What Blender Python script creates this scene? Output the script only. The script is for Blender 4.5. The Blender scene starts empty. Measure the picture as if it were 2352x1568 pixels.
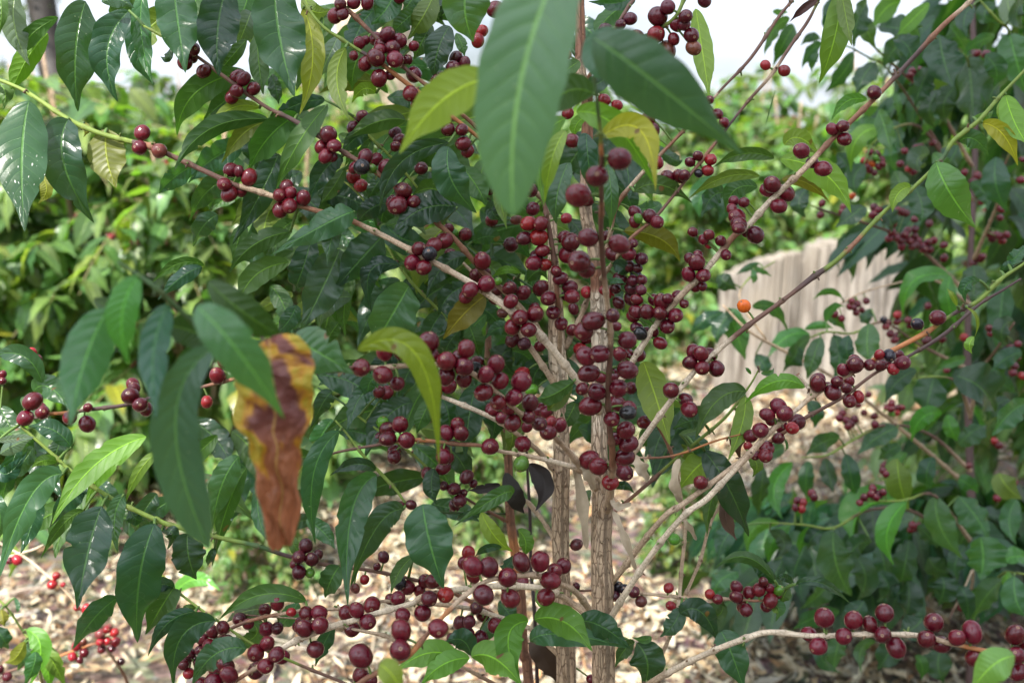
import bpy, math, random
import numpy as np
from mathutils import Vector, Matrix

# ------------------------------------------------------------------ camera
scene = bpy.context.scene
LENS, SENSOR, W0, H0 = 35.0, 36.0, 2352.0, 1568.0
FPX = W0 * LENS / SENSOR
CAM = Vector((0.0, 0.0, 1.35))
PITCH = math.radians(12.0)
cam_data = bpy.data.cameras.new("camera")
cam_data.lens = LENS
cam_data.sensor_width = SENSOR
cam_data.clip_start = 0.05
cam_data.clip_end = 2000.0
cam_data.dof.use_dof = True
cam_data.dof.focus_distance = 0.97
cam_data.dof.aperture_fstop = 5.2
cam = bpy.data.objects.new("camera", cam_data)
cam.location = CAM
cam.rotation_euler = (math.radians(90) - PITCH, 0, 0)
scene.collection.objects.link(cam)
scene.camera = cam

# ------------------------------------------------------------------ world, sun, exposure
SUN_DIR = Vector((-0.34, -0.52, 0.78)).normalized()      # towards the sun
sun_el = math.asin(SUN_DIR.z)
sun_az = math.atan2(SUN_DIR.x, SUN_DIR.y)
world = bpy.data.worlds.new("World")
scene.world = world
world.use_nodes = True
nt = world.node_tree
nt.nodes.clear()
N = nt.nodes.new
out = N("ShaderNodeOutputWorld"); bg = N("ShaderNodeBackground")
sky = N("ShaderNodeTexSky"); sky.sky_type = 'NISHITA'; sky.sun_disc = False
sky.sun_elevation = sun_el; sky.sun_rotation = sun_az
sky.dust_density = 2.0
tc = N("ShaderNodeTexCoord"); mp = N("ShaderNodeMapping"); mp.inputs['Scale'].default_value = (1.6, 1.6, 4.2)
mp.inputs['Location'].default_value = (0.3, 0.7, 0.2)
nz = N("ShaderNodeTexNoise"); nz.inputs['Scale'].default_value = 1.7; nz.inputs['Detail'].default_value = 6
nz.inputs['Roughness'].default_value = 0.55
rmp = N("ShaderNodeValToRGB"); rmp.color_ramp.elements[0].position = 0.30; rmp.color_ramp.elements[1].position = 0.55
mix = N("ShaderNodeMix"); mix.data_type = 'RGBA'
mix.inputs['B'].default_value = (9.2, 10.0, 11.2, 1)
L = nt.links.new
L(tc.outputs['Generated'], mp.inputs['Vector']); L(mp.outputs[0], nz.inputs['Vector'])
L(nz.outputs['Fac'], rmp.inputs[0]); L(rmp.outputs[0], mix.inputs['Factor'])
# thin cloud and haze glow brighter round the sun
dp = N("ShaderNodeVectorMath"); dp.operation = 'DOT_PRODUCT'; dp.inputs[1].default_value = SUN_DIR
mr = N("ShaderNodeMapRange"); mr.interpolation_type = 'SMOOTHSTEP'
mr.inputs['From Min'].default_value = 0.30; mr.inputs['From Max'].default_value = 0.98
mr.inputs['To Min'].default_value = 1.0; mr.inputs['To Max'].default_value = 3.0
vm = N("ShaderNodeVectorMath"); vm.operation = 'SCALE'
nrm = N("ShaderNodeVectorMath"); nrm.operation = 'NORMALIZE'
L(tc.outputs['Generated'], nrm.inputs[0]); L(nrm.outputs[0], dp.inputs[0]); L(dp.outputs['Value'], mr.inputs['Value'])
L(sky.outputs[0], mix.inputs['A']); L(mix.outputs['Result'], vm.inputs[0]); L(mr.outputs['Result'], vm.inputs['Scale']); L(vm.outputs[0], bg.inputs['Color'])
bg.inputs['Strength'].default_value = 0.055
L(bg.outputs[0], out.inputs['Surface'])

sun_data = bpy.data.lights.new("sun", 'SUN')
sun_data.energy = 5.0; sun_data.angle = math.radians(0.53); sun_data.color = (1.0, 0.95, 0.87)
sun = bpy.data.objects.new("sun", sun_data)
sun.rotation_euler = SUN_DIR.to_track_quat('Z', 'Y').to_euler()
sun.location = (0, 0, 30)
scene.collection.objects.link(sun)

scene.view_settings.view_transform = 'Standard'
scene.view_settings.look = 'None'
scene.view_settings.exposure = 1.18
scene.view_settings.gamma = 1.0
scene.view_settings.use_curve_mapping = False
scene.cycles.max_bounces = 7
scene.cycles.diffuse_bounces = 4
scene.cycles.glossy_bounces = 3
scene.cycles.transmission_bounces = 4
scene.cycles.use_denoising = True

# ------------------------------------------------------------------ helpers
CP, SP = math.cos(PITCH), math.sin(PITCH)
def P(px, py, d):
    """photo position (2352 x 1568) and distance along the view axis -> point in metres"""
    x = (px - W0 / 2) / FPX * d
    y = -(py - H0 / 2) / FPX * d
    return Vector((x, d * CP + y * SP, CAM.z - d * SP + y * CP))

def link(o, parent=None):
    scene.collection.objects.link(o)
    if parent is not None: o.parent = parent
    return o

def thing(name, label, cat, loc, group=None):
    o = bpy.data.objects.new(name, None); o.location = loc
    o.empty_display_size = 0.05
    scene.collection.objects.link(o)
    o['label'] = label; o['category'] = cat
    if group: o['group'] = group
    return o

def mesh_np(name, verts, faces, mat, tint=None, tint2=None, uv=None, smooth=True):
    """verts (n,3), faces (m,4) or list; tint/tint2 per vertex, uv per vertex"""
    me = bpy.data.meshes.new(name)
    if isinstance(faces, np.ndarray):
        m, k = faces.shape
        me.vertices.add(len(verts)); me.vertices.foreach_set('co', np.asarray(verts, np.float32).ravel())
        me.loops.add(m * k); me.loops.foreach_set('vertex_index', faces.astype(np.int32).ravel())
        me.polygons.add(m)
        me.polygons.foreach_set('loop_start', np.arange(0, m * k, k, dtype=np.int32))
        me.update(calc_edges=True)
    else:
        me.from_pydata([tuple(v) for v in verts], [], faces)
    n = len(me.vertices)
    if smooth: me.polygons.foreach_set('use_smooth', np.ones(len(me.polygons), bool))
    for nm, t in (('tint', tint), ('tint2', tint2)):
        if t is None: continue
        a = me.attributes.new(nm, 'FLOAT_COLOR', 'POINT')
        t = np.asarray(t, np.float32)
        if t.ndim == 1: t = np.tile(t, (n, 1))
        if t.shape[1] == 3: t = np.hstack([t, np.ones((n, 1), np.float32)])
        a.data.foreach_set('color', t.ravel())
    if uv is not None:
        l = me.uv_layers.new(name='uv')
        li = np.empty(len(me.loops), np.int32); me.loops.foreach_get('vertex_index', li)
        l.data.foreach_set('uv', np.asarray(uv, np.float32)[li].ravel())
    me.materials.append(mat)
    me.validate()
    return me

def place(name, me, parent=None, loc=None):
    """object whose origin sits at loc (world); mesh vertices are given in world space and moved"""
    o = bpy.data.objects.new(name, me)
    loc = Vector(loc) if loc is not None else Vector((0, 0, 0))
    me.transform(Matrix.Translation(-loc))
    base = Vector((0, 0, 0))
    p = parent
    while p is not None:
        base = base + p.location; p = p.parent
    o.location = loc - base
    return link(o, parent)

def wloc(o):
    b = Vector((0, 0, 0))
    while o is not None:
        b = b + o.location; o = o.parent
    return b

# ------------------------------------------------------------------ materials
def newmat(name):
    m = bpy.data.materials.new(name); m.use_nodes = True
    t = m.node_tree; t.nodes.clear()
    return m, t
def nd(t, typ, **kw):
    n = t.nodes.new(typ)
    for k, v in kw.items():
        if k.startswith('_'): setattr(n, k[1:], v)
        else: n.inputs[k.replace('__', ' ')].default_value = v
    return n
def math_(t, op, a, b=None, c=None, clamp=False):
    n = t.nodes.new('ShaderNodeMath'); n.operation = op; n.use_clamp = clamp
    for i, x in enumerate((a, b, c)):
        if x is None: continue
        if isinstance(x, (int, float)): n.inputs[i].default_value = x
        else: t.links.new(x, n.inputs[i])
    return n.outputs[0]
def mixc(t, f, a, b, mode='MIX'):
    n = t.nodes.new('ShaderNodeMix'); n.data_type = 'RGBA'; n.blend_type = mode
    for k, x in (('Factor', f), ('A', a), ('B', b)):
        if isinstance(x, (int, float)): n.inputs[k].default_value = x
        elif isinstance(x, tuple): n.inputs[k].default_value = x
        else: t.links.new(x, n.inputs[k])
    return n.outputs['Result']
def smooth(t, x, lo, hi):
    n = t.nodes.new('ShaderNodeMapRange'); n.interpolation_type = 'SMOOTHSTEP'
    t.links.new(x, n.inputs['Value'])
    n.inputs['From Min'].default_value = lo; n.inputs['From Max'].default_value = hi
    return n.outputs['Result']

def leaf_material(name, veins=True, rough=0.28, trans=0.30, spots=True, scars=False):
    m, t = newmat(name); lk = t.links.new
    o = nd(t, 'ShaderNodeOutputMaterial')
    a1 = nd(t, 'ShaderNodeAttribute', _attribute_name='tint'); a2 = nd(t, 'ShaderNodeAttribute', _attribute_name='tint2')
    geo = nd(t, 'ShaderNodeNewGeometry'); tc = nd(t, 'ShaderNodeTexCoord')
    back = geo.outputs['Backfacing']
    col = mixc(t, back, a1.outputs['Color'], a2.outputs['Color'])
    n1 = nd(t, 'ShaderNodeTexNoise', Scale=38.0, Detail=3.0); lk(tc.outputs['Object'], n1.inputs['Vector'])
    col = mixc(t, 1.0, col, mixc(t, n1.outputs['Fac'], (0.72, 0.74, 0.75, 1), (1.32, 1.26, 1.2, 1)), 'MULTIPLY')
    bumph = None
    if veins:
        uvn = nd(t, 'ShaderNodeUVMap', _uv_map='uv'); sp = nd(t, 'ShaderNodeSeparateXYZ'); lk(uvn.outputs[0], sp.inputs[0])
        u, v = sp.outputs['X'], sp.outputs['Y']
        vs = math_(t, 'SUBTRACT', v, 0.5); va = math_(t, 'MULTIPLY', math_(t, 'ABSOLUTE', vs), 2.0)
        side = math_(t, 'MULTIPLY', math_(t, 'GREATER_THAN', vs, 0.0), 0.45)
        ph = math_(t, 'ADD', math_(t, 'SUBTRACT', math_(t, 'MULTIPLY', u, 9.5), math_(t, 'MULTIPLY', math_(t, 'POWER', va, 1.25), 1.25)), side)
        wob = nd(t, 'ShaderNodeTexNoise', Scale=30.0, Detail=1.0); lk(tc.outputs['Object'], wob.inputs['Vector'])
        oi = nd(t, 'ShaderNodeObjectInfo')
        ph = math_(t, 'ADD', math_(t, 'MULTIPLY', ph, math_(t, 'ADD', 0.8, math_(t, 'MULTIPLY', oi.outputs['Random'], 0.4))), math_(t, 'MULTIPLY', wob.outputs['Fac'], 0.9))
        fr = math_(t, 'FRACT', ph)
        dist = math_(t, 'ABSOLUTE', math_(t, 'SUBTRACT', fr, 0.5))            # 0 on the vein
        lat = math_(t, 'MULTIPLY', math_(t, 'SUBTRACT', 1.0, smooth(t, dist, 0.012, 0.05)), math_(t, 'SUBTRACT', 0.9, va), clamp=True)
        mid = math_(t, 'SUBTRACT', 1.0, smooth(t, va, 0.03, 0.06))
        vein = math_(t, 'MAXIMUM', math_(t, 'MULTIPLY', lat, 0.45), math_(t, 'MULTIPLY', mid, 0.9))
        light = mixc(t, 1.0, col, (2.3, 2.2, 1.4, 1), 'MULTIPLY')
        light = mixc(t, 1.0, light, (0.025, 0.045, 0.004, 1), 'ADD')
        col = mixc(t, vein, col, light)
        pil = math_(t, 'MULTIPLY', math_(t, 'POWER', dist, 0.5), math_(t, 'SUBTRACT', 1.0, math_(t, 'MULTIPLY', va, 0.7)))
        bumph = math_(t, 'SUBTRACT', pil, math_(t, 'MULTIPLY', mid, 0.5))
    if spots:
        n2 = nd(t, 'ShaderNodeTexNoise', Scale=55.0, Detail=1.0); lk(tc.outputs['Object'], n2.inputs['Vector'])
        sm = smooth(t, n2.outputs['Fac'], 0.755, 0.775)
        col = mixc(t, sm, col, (0.13, 0.06, 0.02, 1))
        n3 = nd(t, 'ShaderNodeTexNoise', Scale=330.0, Detail=0.0); lk(tc.outputs['Object'], n3.inputs['Vector'])
        col = mixc(t, math_(t, 'MULTIPLY', smooth(t, n3.outputs['Fac'], 0.84, 0.87), 0.5), col, (0.3, 0.33, 0.22, 1))
    if scars:
        ms = nd(t, 'ShaderNodeMapping', Scale=(30.0, 22.0, 1.0)); lk(uvn.outputs[0], ms.inputs['Vector'])
        ns_ = nd(t, 'ShaderNodeTexNoise', Scale=1.0, Detail=0.0); lk(ms.outputs[0], ns_.inputs['Vector'])
        sc_ = math_(t, 'MULTIPLY', smooth(t, ns_.outputs['Fac'], 0.75, 0.77), smooth(t, u, 0.40, 0.6))
        col = mixc(t, sc_, col, (0.72, 0.72, 0.66, 1))
    pr = nd(t, 'ShaderNodeBsdfPrincipled'); lk(col, pr.inputs['Base Color'])
    nr = nd(t, 'ShaderNodeTexNoise', Scale=24.0, Detail=2.0); lk(tc.outputs['Object'], nr.inputs['Vector'])
    rgh = math_(t, 'ADD', math_(t, 'MULTIPLY', nr.outputs['Fac'], 0.36), rough - 0.20)
    rgh = math_(t, 'ADD', rgh, math_(t, 'MULTIPLY', back, 0.22))
    lk(rgh, pr.inputs['Roughness'])
    pr.inputs['Specular IOR Level'].default_value = 0.42
    n4 = nd(t, 'ShaderNodeTexNoise', Scale=260.0, Detail=2.0); lk(tc.outputs['Object'], n4.inputs['Vector'])
    bp = nd(t, 'ShaderNodeBump', Strength=0.6, Distance=0.0014)
    if bumph is not None:
        lk(math_(t, 'ADD', bumph, math_(t, 'MULTIPLY', n4.outputs['Fac'], 0.12)), bp.inputs['Height'])
    else:
        lk(n4.outputs['Fac'], bp.inputs['Height']); bp.inputs['Strength'].default_value = 0.15
    lk(bp.outputs[0], pr.inputs['Normal'])
    tr = nd(t, 'ShaderNodeBsdfTranslucent')
    lk(mixc(t, 1.0, mixc(t, 0.5, col, a2.outputs['Color']), (2.2, 2.6, 0.9, 1), 'MULTIPLY'), tr.inputs['Color'])
    mx = nd(t, 'ShaderNodeMixShader', Fac=trans); lk(pr.outputs[0], mx.inputs[1]); lk(tr.outputs[0], mx.inputs[2])
    lk(mx.outputs[0], o.inputs['Surface'])
    return m
MAT_LEAF = leaf_material('coffee_leaf')
MAT_SCAR = leaf_material('scarred_leaf', scars=True)
MAT_FAR = leaf_material('far_leaf', veins=True, rough=0.32, trans=0.34, spots=False)

def dry_leaf_material():
    m, t = newmat('dry_leaf'); lk = t.links.new
    o = nd(t, 'ShaderNodeOutputMaterial'); a1 = nd(t, 'ShaderNodeAttribute', _attribute_name='tint'); tc = nd(t, 'ShaderNodeTexCoord')
    n1 = nd(t, 'ShaderNodeTexNoise', Scale=60.0, Detail=4.0); lk(tc.outputs['Object'], n1.inputs['Vector'])
    col = mixc(t, 1.0, a1.outputs['Color'], mixc(t, n1.outputs['Fac'], (0.6, 0.58, 0.55, 1), (1.35, 1.35, 1.35, 1)), 'MULTIPLY')
    pr = nd(t, 'ShaderNodeBsdfPrincipled', Roughness=0.7); lk(col, pr.inputs['Base Color'])
    bp = nd(t, 'ShaderNodeBump', Strength=0.4, Distance=0.002); lk(n1.outputs['Fac'], bp.inputs['Height']); lk(bp.outputs[0], pr.inputs['Normal'])
    tr = nd(t, 'ShaderNodeBsdfTranslucent'); lk(col, tr.inputs['Color'])
    mx = nd(t, 'ShaderNodeMixShader', Fac=0.2); lk(pr.outputs[0], mx.inputs[1]); lk(tr.outputs[0], mx.inputs[2]); lk(mx.outputs[0], o.inputs['Surface'])
    return m
MAT_DRY = dry_leaf_material()

def sick_leaf_material():
    m, t = newmat('rusting_leaf'); lk = t.links.new
    o = nd(t, 'ShaderNodeOutputMaterial'); uvn = nd(t, 'ShaderNodeUVMap', _uv_map='uv'); tc = nd(t, 'ShaderNodeTexCoord')
    sp = nd(t, 'ShaderNodeSeparateXYZ'); lk(uvn.outputs[0], sp.inputs[0]); u, v = sp.outputs['X'], sp.outputs['Y']
    mpn = nd(t, 'ShaderNodeMapping', Scale=(3.0, 1.6, 1.0)); lk(uvn.outputs[0], mpn.inputs['Vector'])
    nz = nd(t, 'ShaderNodeTexNoise', Scale=1.9, Detail=2.5, Roughness=0.5); lk(mpn.outputs[0], nz.inputs['Vector'])
    # brown blotch: broad in the middle, spreading to the whole tip
    edge = math_(t, 'MAXIMUM', math_(t, 'SUBTRACT', v, 0.60), 0.0)
    g = math_(t, 'ADD', math_(t, 'SUBTRACT', math_(t, 'MULTIPLY', nz.outputs['Fac'], 1.5), 0.30), math_(t, 'MULTIPLY', math_(t, 'SUBTRACT', u, 0.30), 0.12))
    g = math_(t, 'SUBTRACT', g, math_(t, 'MULTIPLY', edge, 0.85))
    g = math_(t, 'SUBTRACT', g, math_(t, 'MULTIPLY', math_(t, 'MAXIMUM', math_(t, 'SUBTRACT', 0.28, v), 0.0), 0.9))
    g = math_(t, 'ADD', g, math_(t, 'MULTIPLY', math_(t, 'MAXIMUM', math_(t, 'SUBTRACT', u, 0.66), 0.0), 1.6))
    blot = smooth(t, g, 0.26, 0.42)
    rim = smooth(t, g, 0.14, 0.34)
    mid = math_(t, 'SUBTRACT', 1.0, smooth(t, math_(t, 'ABSOLUTE', math_(t, 'SUBTRACT', v, 0.5)), 0.012, 0.022))
    n1 = nd(t, 'ShaderNodeTexNoise', Scale=40.0, Detail=4.0); lk(tc.outputs['Object'], n1.inputs['Vector'])
    yel = mixc(t, n1.outputs['Fac'], (0.34, 0.27, 0.02, 1), (0.50, 0.36, 0.03, 1))
    brn = mixc(t, smooth(t, u, 0.55, 0.75), (0.17, 0.055, 0.045, 1), (0.36, 0.13, 0.055, 1))
    brn = mixc(t, 1.0, brn, mixc(t, n1.outputs['Fac'], (0.5, 0.5, 0.55, 1), (1.5, 1.4, 1.3, 1)), 'MULTIPLY')
    col = mixc(t, rim, yel, (0.55, 0.25, 0.02, 1)); col = mixc(t, blot, col, brn); col = mixc(t, math_(t, 'MULTIPLY', mid, 0.7), col, (0.5, 0.3, 0.08, 1))
    pr = nd(t, 'ShaderNodeBsdfPrincipled', Roughness=0.5); lk(col, pr.inputs['Base Color'])
    mp2 = nd(t, 'ShaderNodeMapping', Scale=(9.0, 2.0, 1.0), Rotation=(0, 0, 0.4)); lk(uvn.outputs[0], mp2.inputs['Vector'])
    wv = nd(t, 'ShaderNodeTexNoise', Scale=2.2, Detail=3.0); lk(mp2.outputs[0], wv.inputs['Vector'])
    bp = nd(t, 'ShaderNodeBump', Strength=0.8, Distance=0.006); lk(wv.outputs['Fac'], bp.inputs['Height']); lk(bp.outputs[0], pr.inputs['Normal'])
    tr = nd(t, 'ShaderNodeBsdfTranslucent'); lk(col, tr.inputs['Color'])
    mx = nd(t, 'ShaderNodeMixShader', Fac=0.25); lk(pr.outputs[0], mx.inputs[1]); lk(tr.outputs[0], mx.inputs[2]); lk(mx.outputs[0], o.inputs['Surface'])
    return m
MAT_SICK = sick_leaf_material()

def cherry_material():
    m, t = newmat('coffee_cherry_skin'); lk = t.links.new
    o = nd(t, 'ShaderNodeOutputMaterial'); oi = nd(t, 'ShaderNodeObjectInfo'); tc = nd(t, 'ShaderNodeTexCoord')
    sp = nd(t, 'ShaderNodeSeparateXYZ'); lk(tc.outputs['Object'], sp.inputs[0])
    addr = nd(t, 'ShaderNodeVectorMath', _operation='ADD'); lk(tc.outputs['Object'], addr.inputs[0])
    cmb = nd(t, 'ShaderNodeCombineXYZ'); lk(math_(t, 'MULTIPLY', oi.outputs['Random'], 9.0), cmb.inputs[0]); lk(cmb.outputs[0], addr.inputs[1])
    n1 = nd(t, 'ShaderNodeTexNoise', Scale=1.3, Detail=3.0); lk(addr.outputs[0], n1.inputs['Vector'])
    n2 = nd(t, 'ShaderNodeTexNoise', Scale=16.0, Detail=0.0); lk(addr.outputs[0], n2.inputs['Vector'])
    col = mixc(t, 1.0, oi.outputs['Color'], mixc(t, n1.outputs['Fac'], (0.45, 0.4, 0.45, 1), (1.6, 1.5, 1.4, 1)), 'MULTIPLY')
    col = mixc(t, math_(t, 'MULTIPLY', smooth(t, n2.outputs['Fac'], 0.74, 0.80), 0.16), col, (0.45, 0.28, 0.22, 1))
    # calyx scar at the end of the fruit
    rad = nd(t, 'ShaderNodeVectorMath', _operation='LENGTH'); c2 = nd(t, 'ShaderNodeCombineXYZ')
    lk(sp.outputs['X'], c2.inputs[0]); lk(sp.outputs['Y'], c2.inputs[1]); lk(c2.outputs[0], rad.inputs[0])
    top = math_(t, 'GREATER_THAN', sp.outputs['Z'], 0.0)
    sc = math_(t, 'MULTIPLY', math_(t, 'SUBTRACT', 1.0, smooth(t, rad.outputs['Value'], 0.15, 0.21)), top)
    hole = math_(t, 'MULTIPLY', math_(t, 'SUBTRACT', 1.0, smooth(t, rad.outputs['Value'], 0.04, 0.09)), top)
    col = mixc(t, math_(t, 'MULTIPLY', sc, 0.75), col, (0.30, 0.17, 0.10, 1)); col = mixc(t, hole, col, (0.05, 0.03, 0.02, 1))
    pr = nd(t, 'ShaderNodeBsdfPrincipled'); lk(col, pr.inputs['Base Color'])
    lk(math_(t, 'ADD', math_(t, 'MULTIPLY', sc, 0.35), math_(t, 'ADD', math_(t, 'MULTIPLY', n1.outputs['Fac'], 0.16), 0.11)), pr.inputs['Roughness'])
    pr.inputs['Specular IOR Level'].default_value = 0.45
    pr.inputs['Subsurface Weight'].default_value = 0.0
    n3 = nd(t, 'ShaderNodeTexNoise', Scale=5.0, Detail=4.0); lk(addr.outputs[0], n3.inputs['Vector'])
    bp = nd(t, 'ShaderNodeBump', Strength=0.12, Distance=0.002); lk(n3.outputs['Fac'], bp.inputs['Height']); lk(bp.outputs[0], pr.inputs['Normal'])
    lk(pr.outputs[0], o.inputs['Surface'])
    return m
MAT_CHERRY = cherry_material()

def bark_material(name, sx, sy, crack, bump, rings=0.0, ringk=0.6):
    """sx cells per metre round the stem, sy along it"""
    m, t = newmat(name); lk = t.links.new
    o = nd(t, 'ShaderNodeOutputMaterial'); a1 = nd(t, 'ShaderNodeAttribute', _attribute_name='tint'); a2 = nd(t, 'ShaderNodeAttribute', _attribute_name='tint2')
    uvn = nd(t, 'ShaderNodeUVMap', _uv_map='uv')
    mpn = nd(t, 'ShaderNodeMapping', Scale=(sx, sy, 1.0)); lk(uvn.outputs[0], mpn.inputs['Vector'])
    nw = nd(t, 'ShaderNodeTexNoise', Scale=1.2, Detail=3.0); lk(mpn.outputs[0], nw.inputs['Vector'])
    wp = nd(t, 'ShaderNodeMix', _data_type='RGBA', _blend_type='LINEAR_LIGHT'); wp.inputs['Factor'].default_value = 0.35
    lk(mpn.outputs[0], wp.inputs['A']); lk(nw.outputs['Color'], wp.inputs['B'])
    vo = nd(t, 'ShaderNodeTexVoronoi', _feature='DISTANCE_TO_EDGE', Scale=1.0); lk(wp.outputs['Result'], vo.inputs['Vector'])
    ed = smooth(t, vo.outputs['Distance'], 0.0, 0.09)
    vc = nd(t, 'ShaderNodeTexVoronoi', Scale=1.0); lk(wp.outputs['Result'], vc.inputs['Vector'])
    mp2 = nd(t, 'ShaderNodeMapping', Scale=(sx * 1.6, sy * 0.5, 1.0)); lk(uvn.outputs[0], mp2.inputs['Vector'])
    n2 = nd(t, 'ShaderNodeTexNoise', Scale=1.0, Detail=5.0); lk(mp2.outputs[0], n2.inputs['Vector'])
    col = mixc(t, n2.outputs['Fac'], mixc(t, 1.0, a1.outputs['Color'], (0.62, 0.56, 0.5, 1), 'MULTIPLY'), mixc(t, 1.0, a1.outputs['Color'], (1.35, 1.36, 1.38, 1), 'MULTIPLY'))
    sepc = nd(t, 'ShaderNodeSeparateColor'); lk(vc.outputs['Color'], sepc.inputs[0])
    col = mixc(t, math_(t, 'MULTIPLY', sepc.outputs[0], 0.35 * crack), col, mixc(t, 1.0, col, (1.12, 0.94, 0.84, 1), 'MULTIPLY'))
    dark = mixc(t, 1.0, col, (0.42, 0.36, 0.29, 1), 'MULTIPLY')
    a2s = nd(t, 'ShaderNodeSeparateColor'); lk(a2.outputs['Color'], a2s.inputs[0])
    cf = math_(t, 'MULTIPLY', math_(t, 'MULTIPLY', math_(t, 'SUBTRACT', 1.0, ed), crack), a2s.outputs[0])
    col = mixc(t, cf, col, dark)
    rl = None
    if rings:
        spv = nd(t, 'ShaderNodeSeparateXYZ'); lk(uvn.outputs[0], spv.inputs[0])
        m3 = nd(t, 'ShaderNodeMapping', Scale=(300.0, 60.0, 1.0)); lk(uvn.outputs[0], m3.inputs['Vector'])
        n3 = nd(t, 'ShaderNodeTexNoise', Scale=1.0, Detail=2.0); lk(m3.outputs[0], n3.inputs['Vector'])
        ph = math_(t, 'FRACT', math_(t, 'ADD', math_(t, 'MULTIPLY', spv.outputs['Y'], rings), math_(t, 'MULTIPLY', n3.outputs['Fac'], 1.6)))
        rl = math_(t, 'SUBTRACT', 1.0, smooth(t, math_(t, 'ABSOLUTE', math_(t, 'SUBTRACT', ph, 0.5)), 0.02, 0.10))
        rl = math_(t, 'MULTIPLY', math_(t, 'MULTIPLY', rl, a2s.outputs[0]), smooth(t, n3.outputs['Fac'], 0.40, 0.56))
        col = mixc(t, math_(t, 'MULTIPLY', rl, ringk), col, mixc(t, 1.0, col, (0.30, 0.24, 0.18, 1), 'MULTIPLY'))
    pr = nd(t, 'ShaderNodeBsdfPrincipled', Roughness=0.62); lk(col, pr.inputs['Base Color'])
    bp = nd(t, 'ShaderNodeBump', Strength=bump, Distance=0.002)
    hh = math_(t, 'ADD', math_(t, 'MULTIPLY', math_(t, 'MULTIPLY', ed, a2s.outputs[0]), 0.7), math_(t, 'MULTIPLY', n2.outputs['Fac'], 0.8))
    lk(hh, bp.inputs['Height']); lk(bp.outputs[0], pr.inputs['Normal'])
    lk(pr.outputs[0], o.inputs['Surface'])
    return m
MAT_TRUNK = bark_material('coffee_trunk_bark', 210, 48, 0.85, 0.9, 85.0, 0.85)
MAT_TWIG = bark_material('coffee_twig_bark', 260, 60, 0.35, 0.4, 250.0, 0.8)
MAT_BIGBARK = bark_material('big_tree_bark', 14, 3.0, 0.6, 0.8)

# ------------------------------------------------------------------ leaf geometry
def prof(u):
    f = np.power(np.clip(u, 0, 1), 0.62) * np.power(np.clip(1 - u, 0, 1), 0.80)
    f = f / 0.4035
    s = np.clip((u - 0.66) / 0.24, 0, 1); s = s * s * (3 - 2 * s)
    return np.maximum(f * (1 - 0.52 * s * (u < 1)), 0.0)

def leaf_geo(p0, p1, p2, width, rng, roll=0.0, twist=0.0, fold=0.10, wave=0.05, curl=0.0, nu=30, nv=10, flip=False, notch=(), view=None, shape=None):
    """p0 base, p1 a point the midrib passes, p2 tip; returns verts, faces, uv"""
    p0, p1, p2 = (np.array(p) for p in (p0, p1, p2))
    c = 2 * p1 - 0.5 * (p0 + p2)
    u = np.linspace(0, 1, nu + 1)
    C = ((1 - u) ** 2)[:, None] * p0 + (2 * u * (1 - u))[:, None] * c + (u ** 2)[:, None] * p2
    T = (2 * (1 - u))[:, None] * (c - p0) + (2 * u)[:, None] * (p2 - c)
    T /= np.linalg.norm(T, axis=1)[:, None] + 1e-9
    if view is None:
        V = C - np.array(CAM)
    else:
        V = np.tile(-np.array(view), (nu + 1, 1))
    Nn = -V; Nn -= (Nn * T).sum(1)[:, None] * T; Nn /= np.linalg.norm(Nn, axis=1)[:, None] + 1e-9
    S = np.cross(T, Nn)
    r = roll + twist * (u - 0.5)
    S2 = np.cos(r)[:, None] * S + np.sin(r)[:, None] * Nn
    N2 = np.cross(S2, T)
    if flip: S2, N2 = -S2, -N2
    hw = 0.5 * width * (prof(u) if shape is None else shape(u))
    v = np.linspace(-1, 1, nv + 1)
    ph1, ph2 = rng.uniform(0, 6.28), rng.uniform(0, 6.28)
    f1, f2 = rng.uniform(13, 24), rng.uniform(13, 24)
    verts = np.zeros((nu + 1, nv + 1, 3)); uv = np.zeros((nu + 1, nv + 1, 2))
    edge_j = 1 + 0.025 * np.sin(u * f1 * 1.7 + ph2)
    for j, vv in enumerate(v):
        a = abs(vv); h = hw.copy() * edge_j
        for (side, u0, du, dep) in notch:
            if side * vv > 0: h = h * (1 - dep * np.exp(-((u - u0) / du) ** 2) * a ** 0.5)
        off = fold * a * hw - curl * (a ** 2) * hw
        w = np.sin(u * (f1 if vv > 0 else f2) + (ph1 if vv > 0 else ph2)) * wave * width * a ** 1.6 * np.sin(np.pi * np.clip(u, 0, 1)) ** 0.5
        pil = np.cos(2 * np.pi * (u * 9.5 - 1.25 * a ** 1.25 + (0.45 if vv > 0 else 0.0))) * 0.003 * width * math.sin(math.pi * min(1, a)) 
        verts[:, j] = C + S2 * (vv * h * (1 - 0.10 * fold * a))[:, None] + N2 * (off + w + pil)[:, None]
        uv[:, j, 0] = u; uv[:, j, 1] = 0.5 + 0.5 * vv
    idx = np.arange((nu + 1) * (nv + 1)).reshape(nu + 1, nv + 1)
    F = np.stack([idx[:-1, :-1], idx[:-1, 1:], idx[1:, 1:], idx[1:, :-1]], -1).reshape(-1, 4)
    return verts.reshape(-1, 3), F, uv.reshape(-1, 2)

# tube along points with radii and colours
def catmull(pts, n):
    pts = np.asarray(pts, float); out = []
    Q = np.vstack([2 * pts[0] - pts[1], pts, 2 * pts[-1] - pts[-2]])
    for i in range(1, len(Q) - 2):
        p0, p1, p2, p3 = Q[i - 1], Q[i], Q[i + 1], Q[i + 2]
        for k in range(n):
            s = k / n
            out.append(0.5 * ((2 * p1) + (-p0 + p2) * s + (2 * p0 - 5 * p1 + 4 * p2 - p3) * s * s + (-p0 + 3 * p1 - 3 * p2 + p3) * s ** 3))
    out.append(Q[-2])
    return np.array(out)

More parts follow.
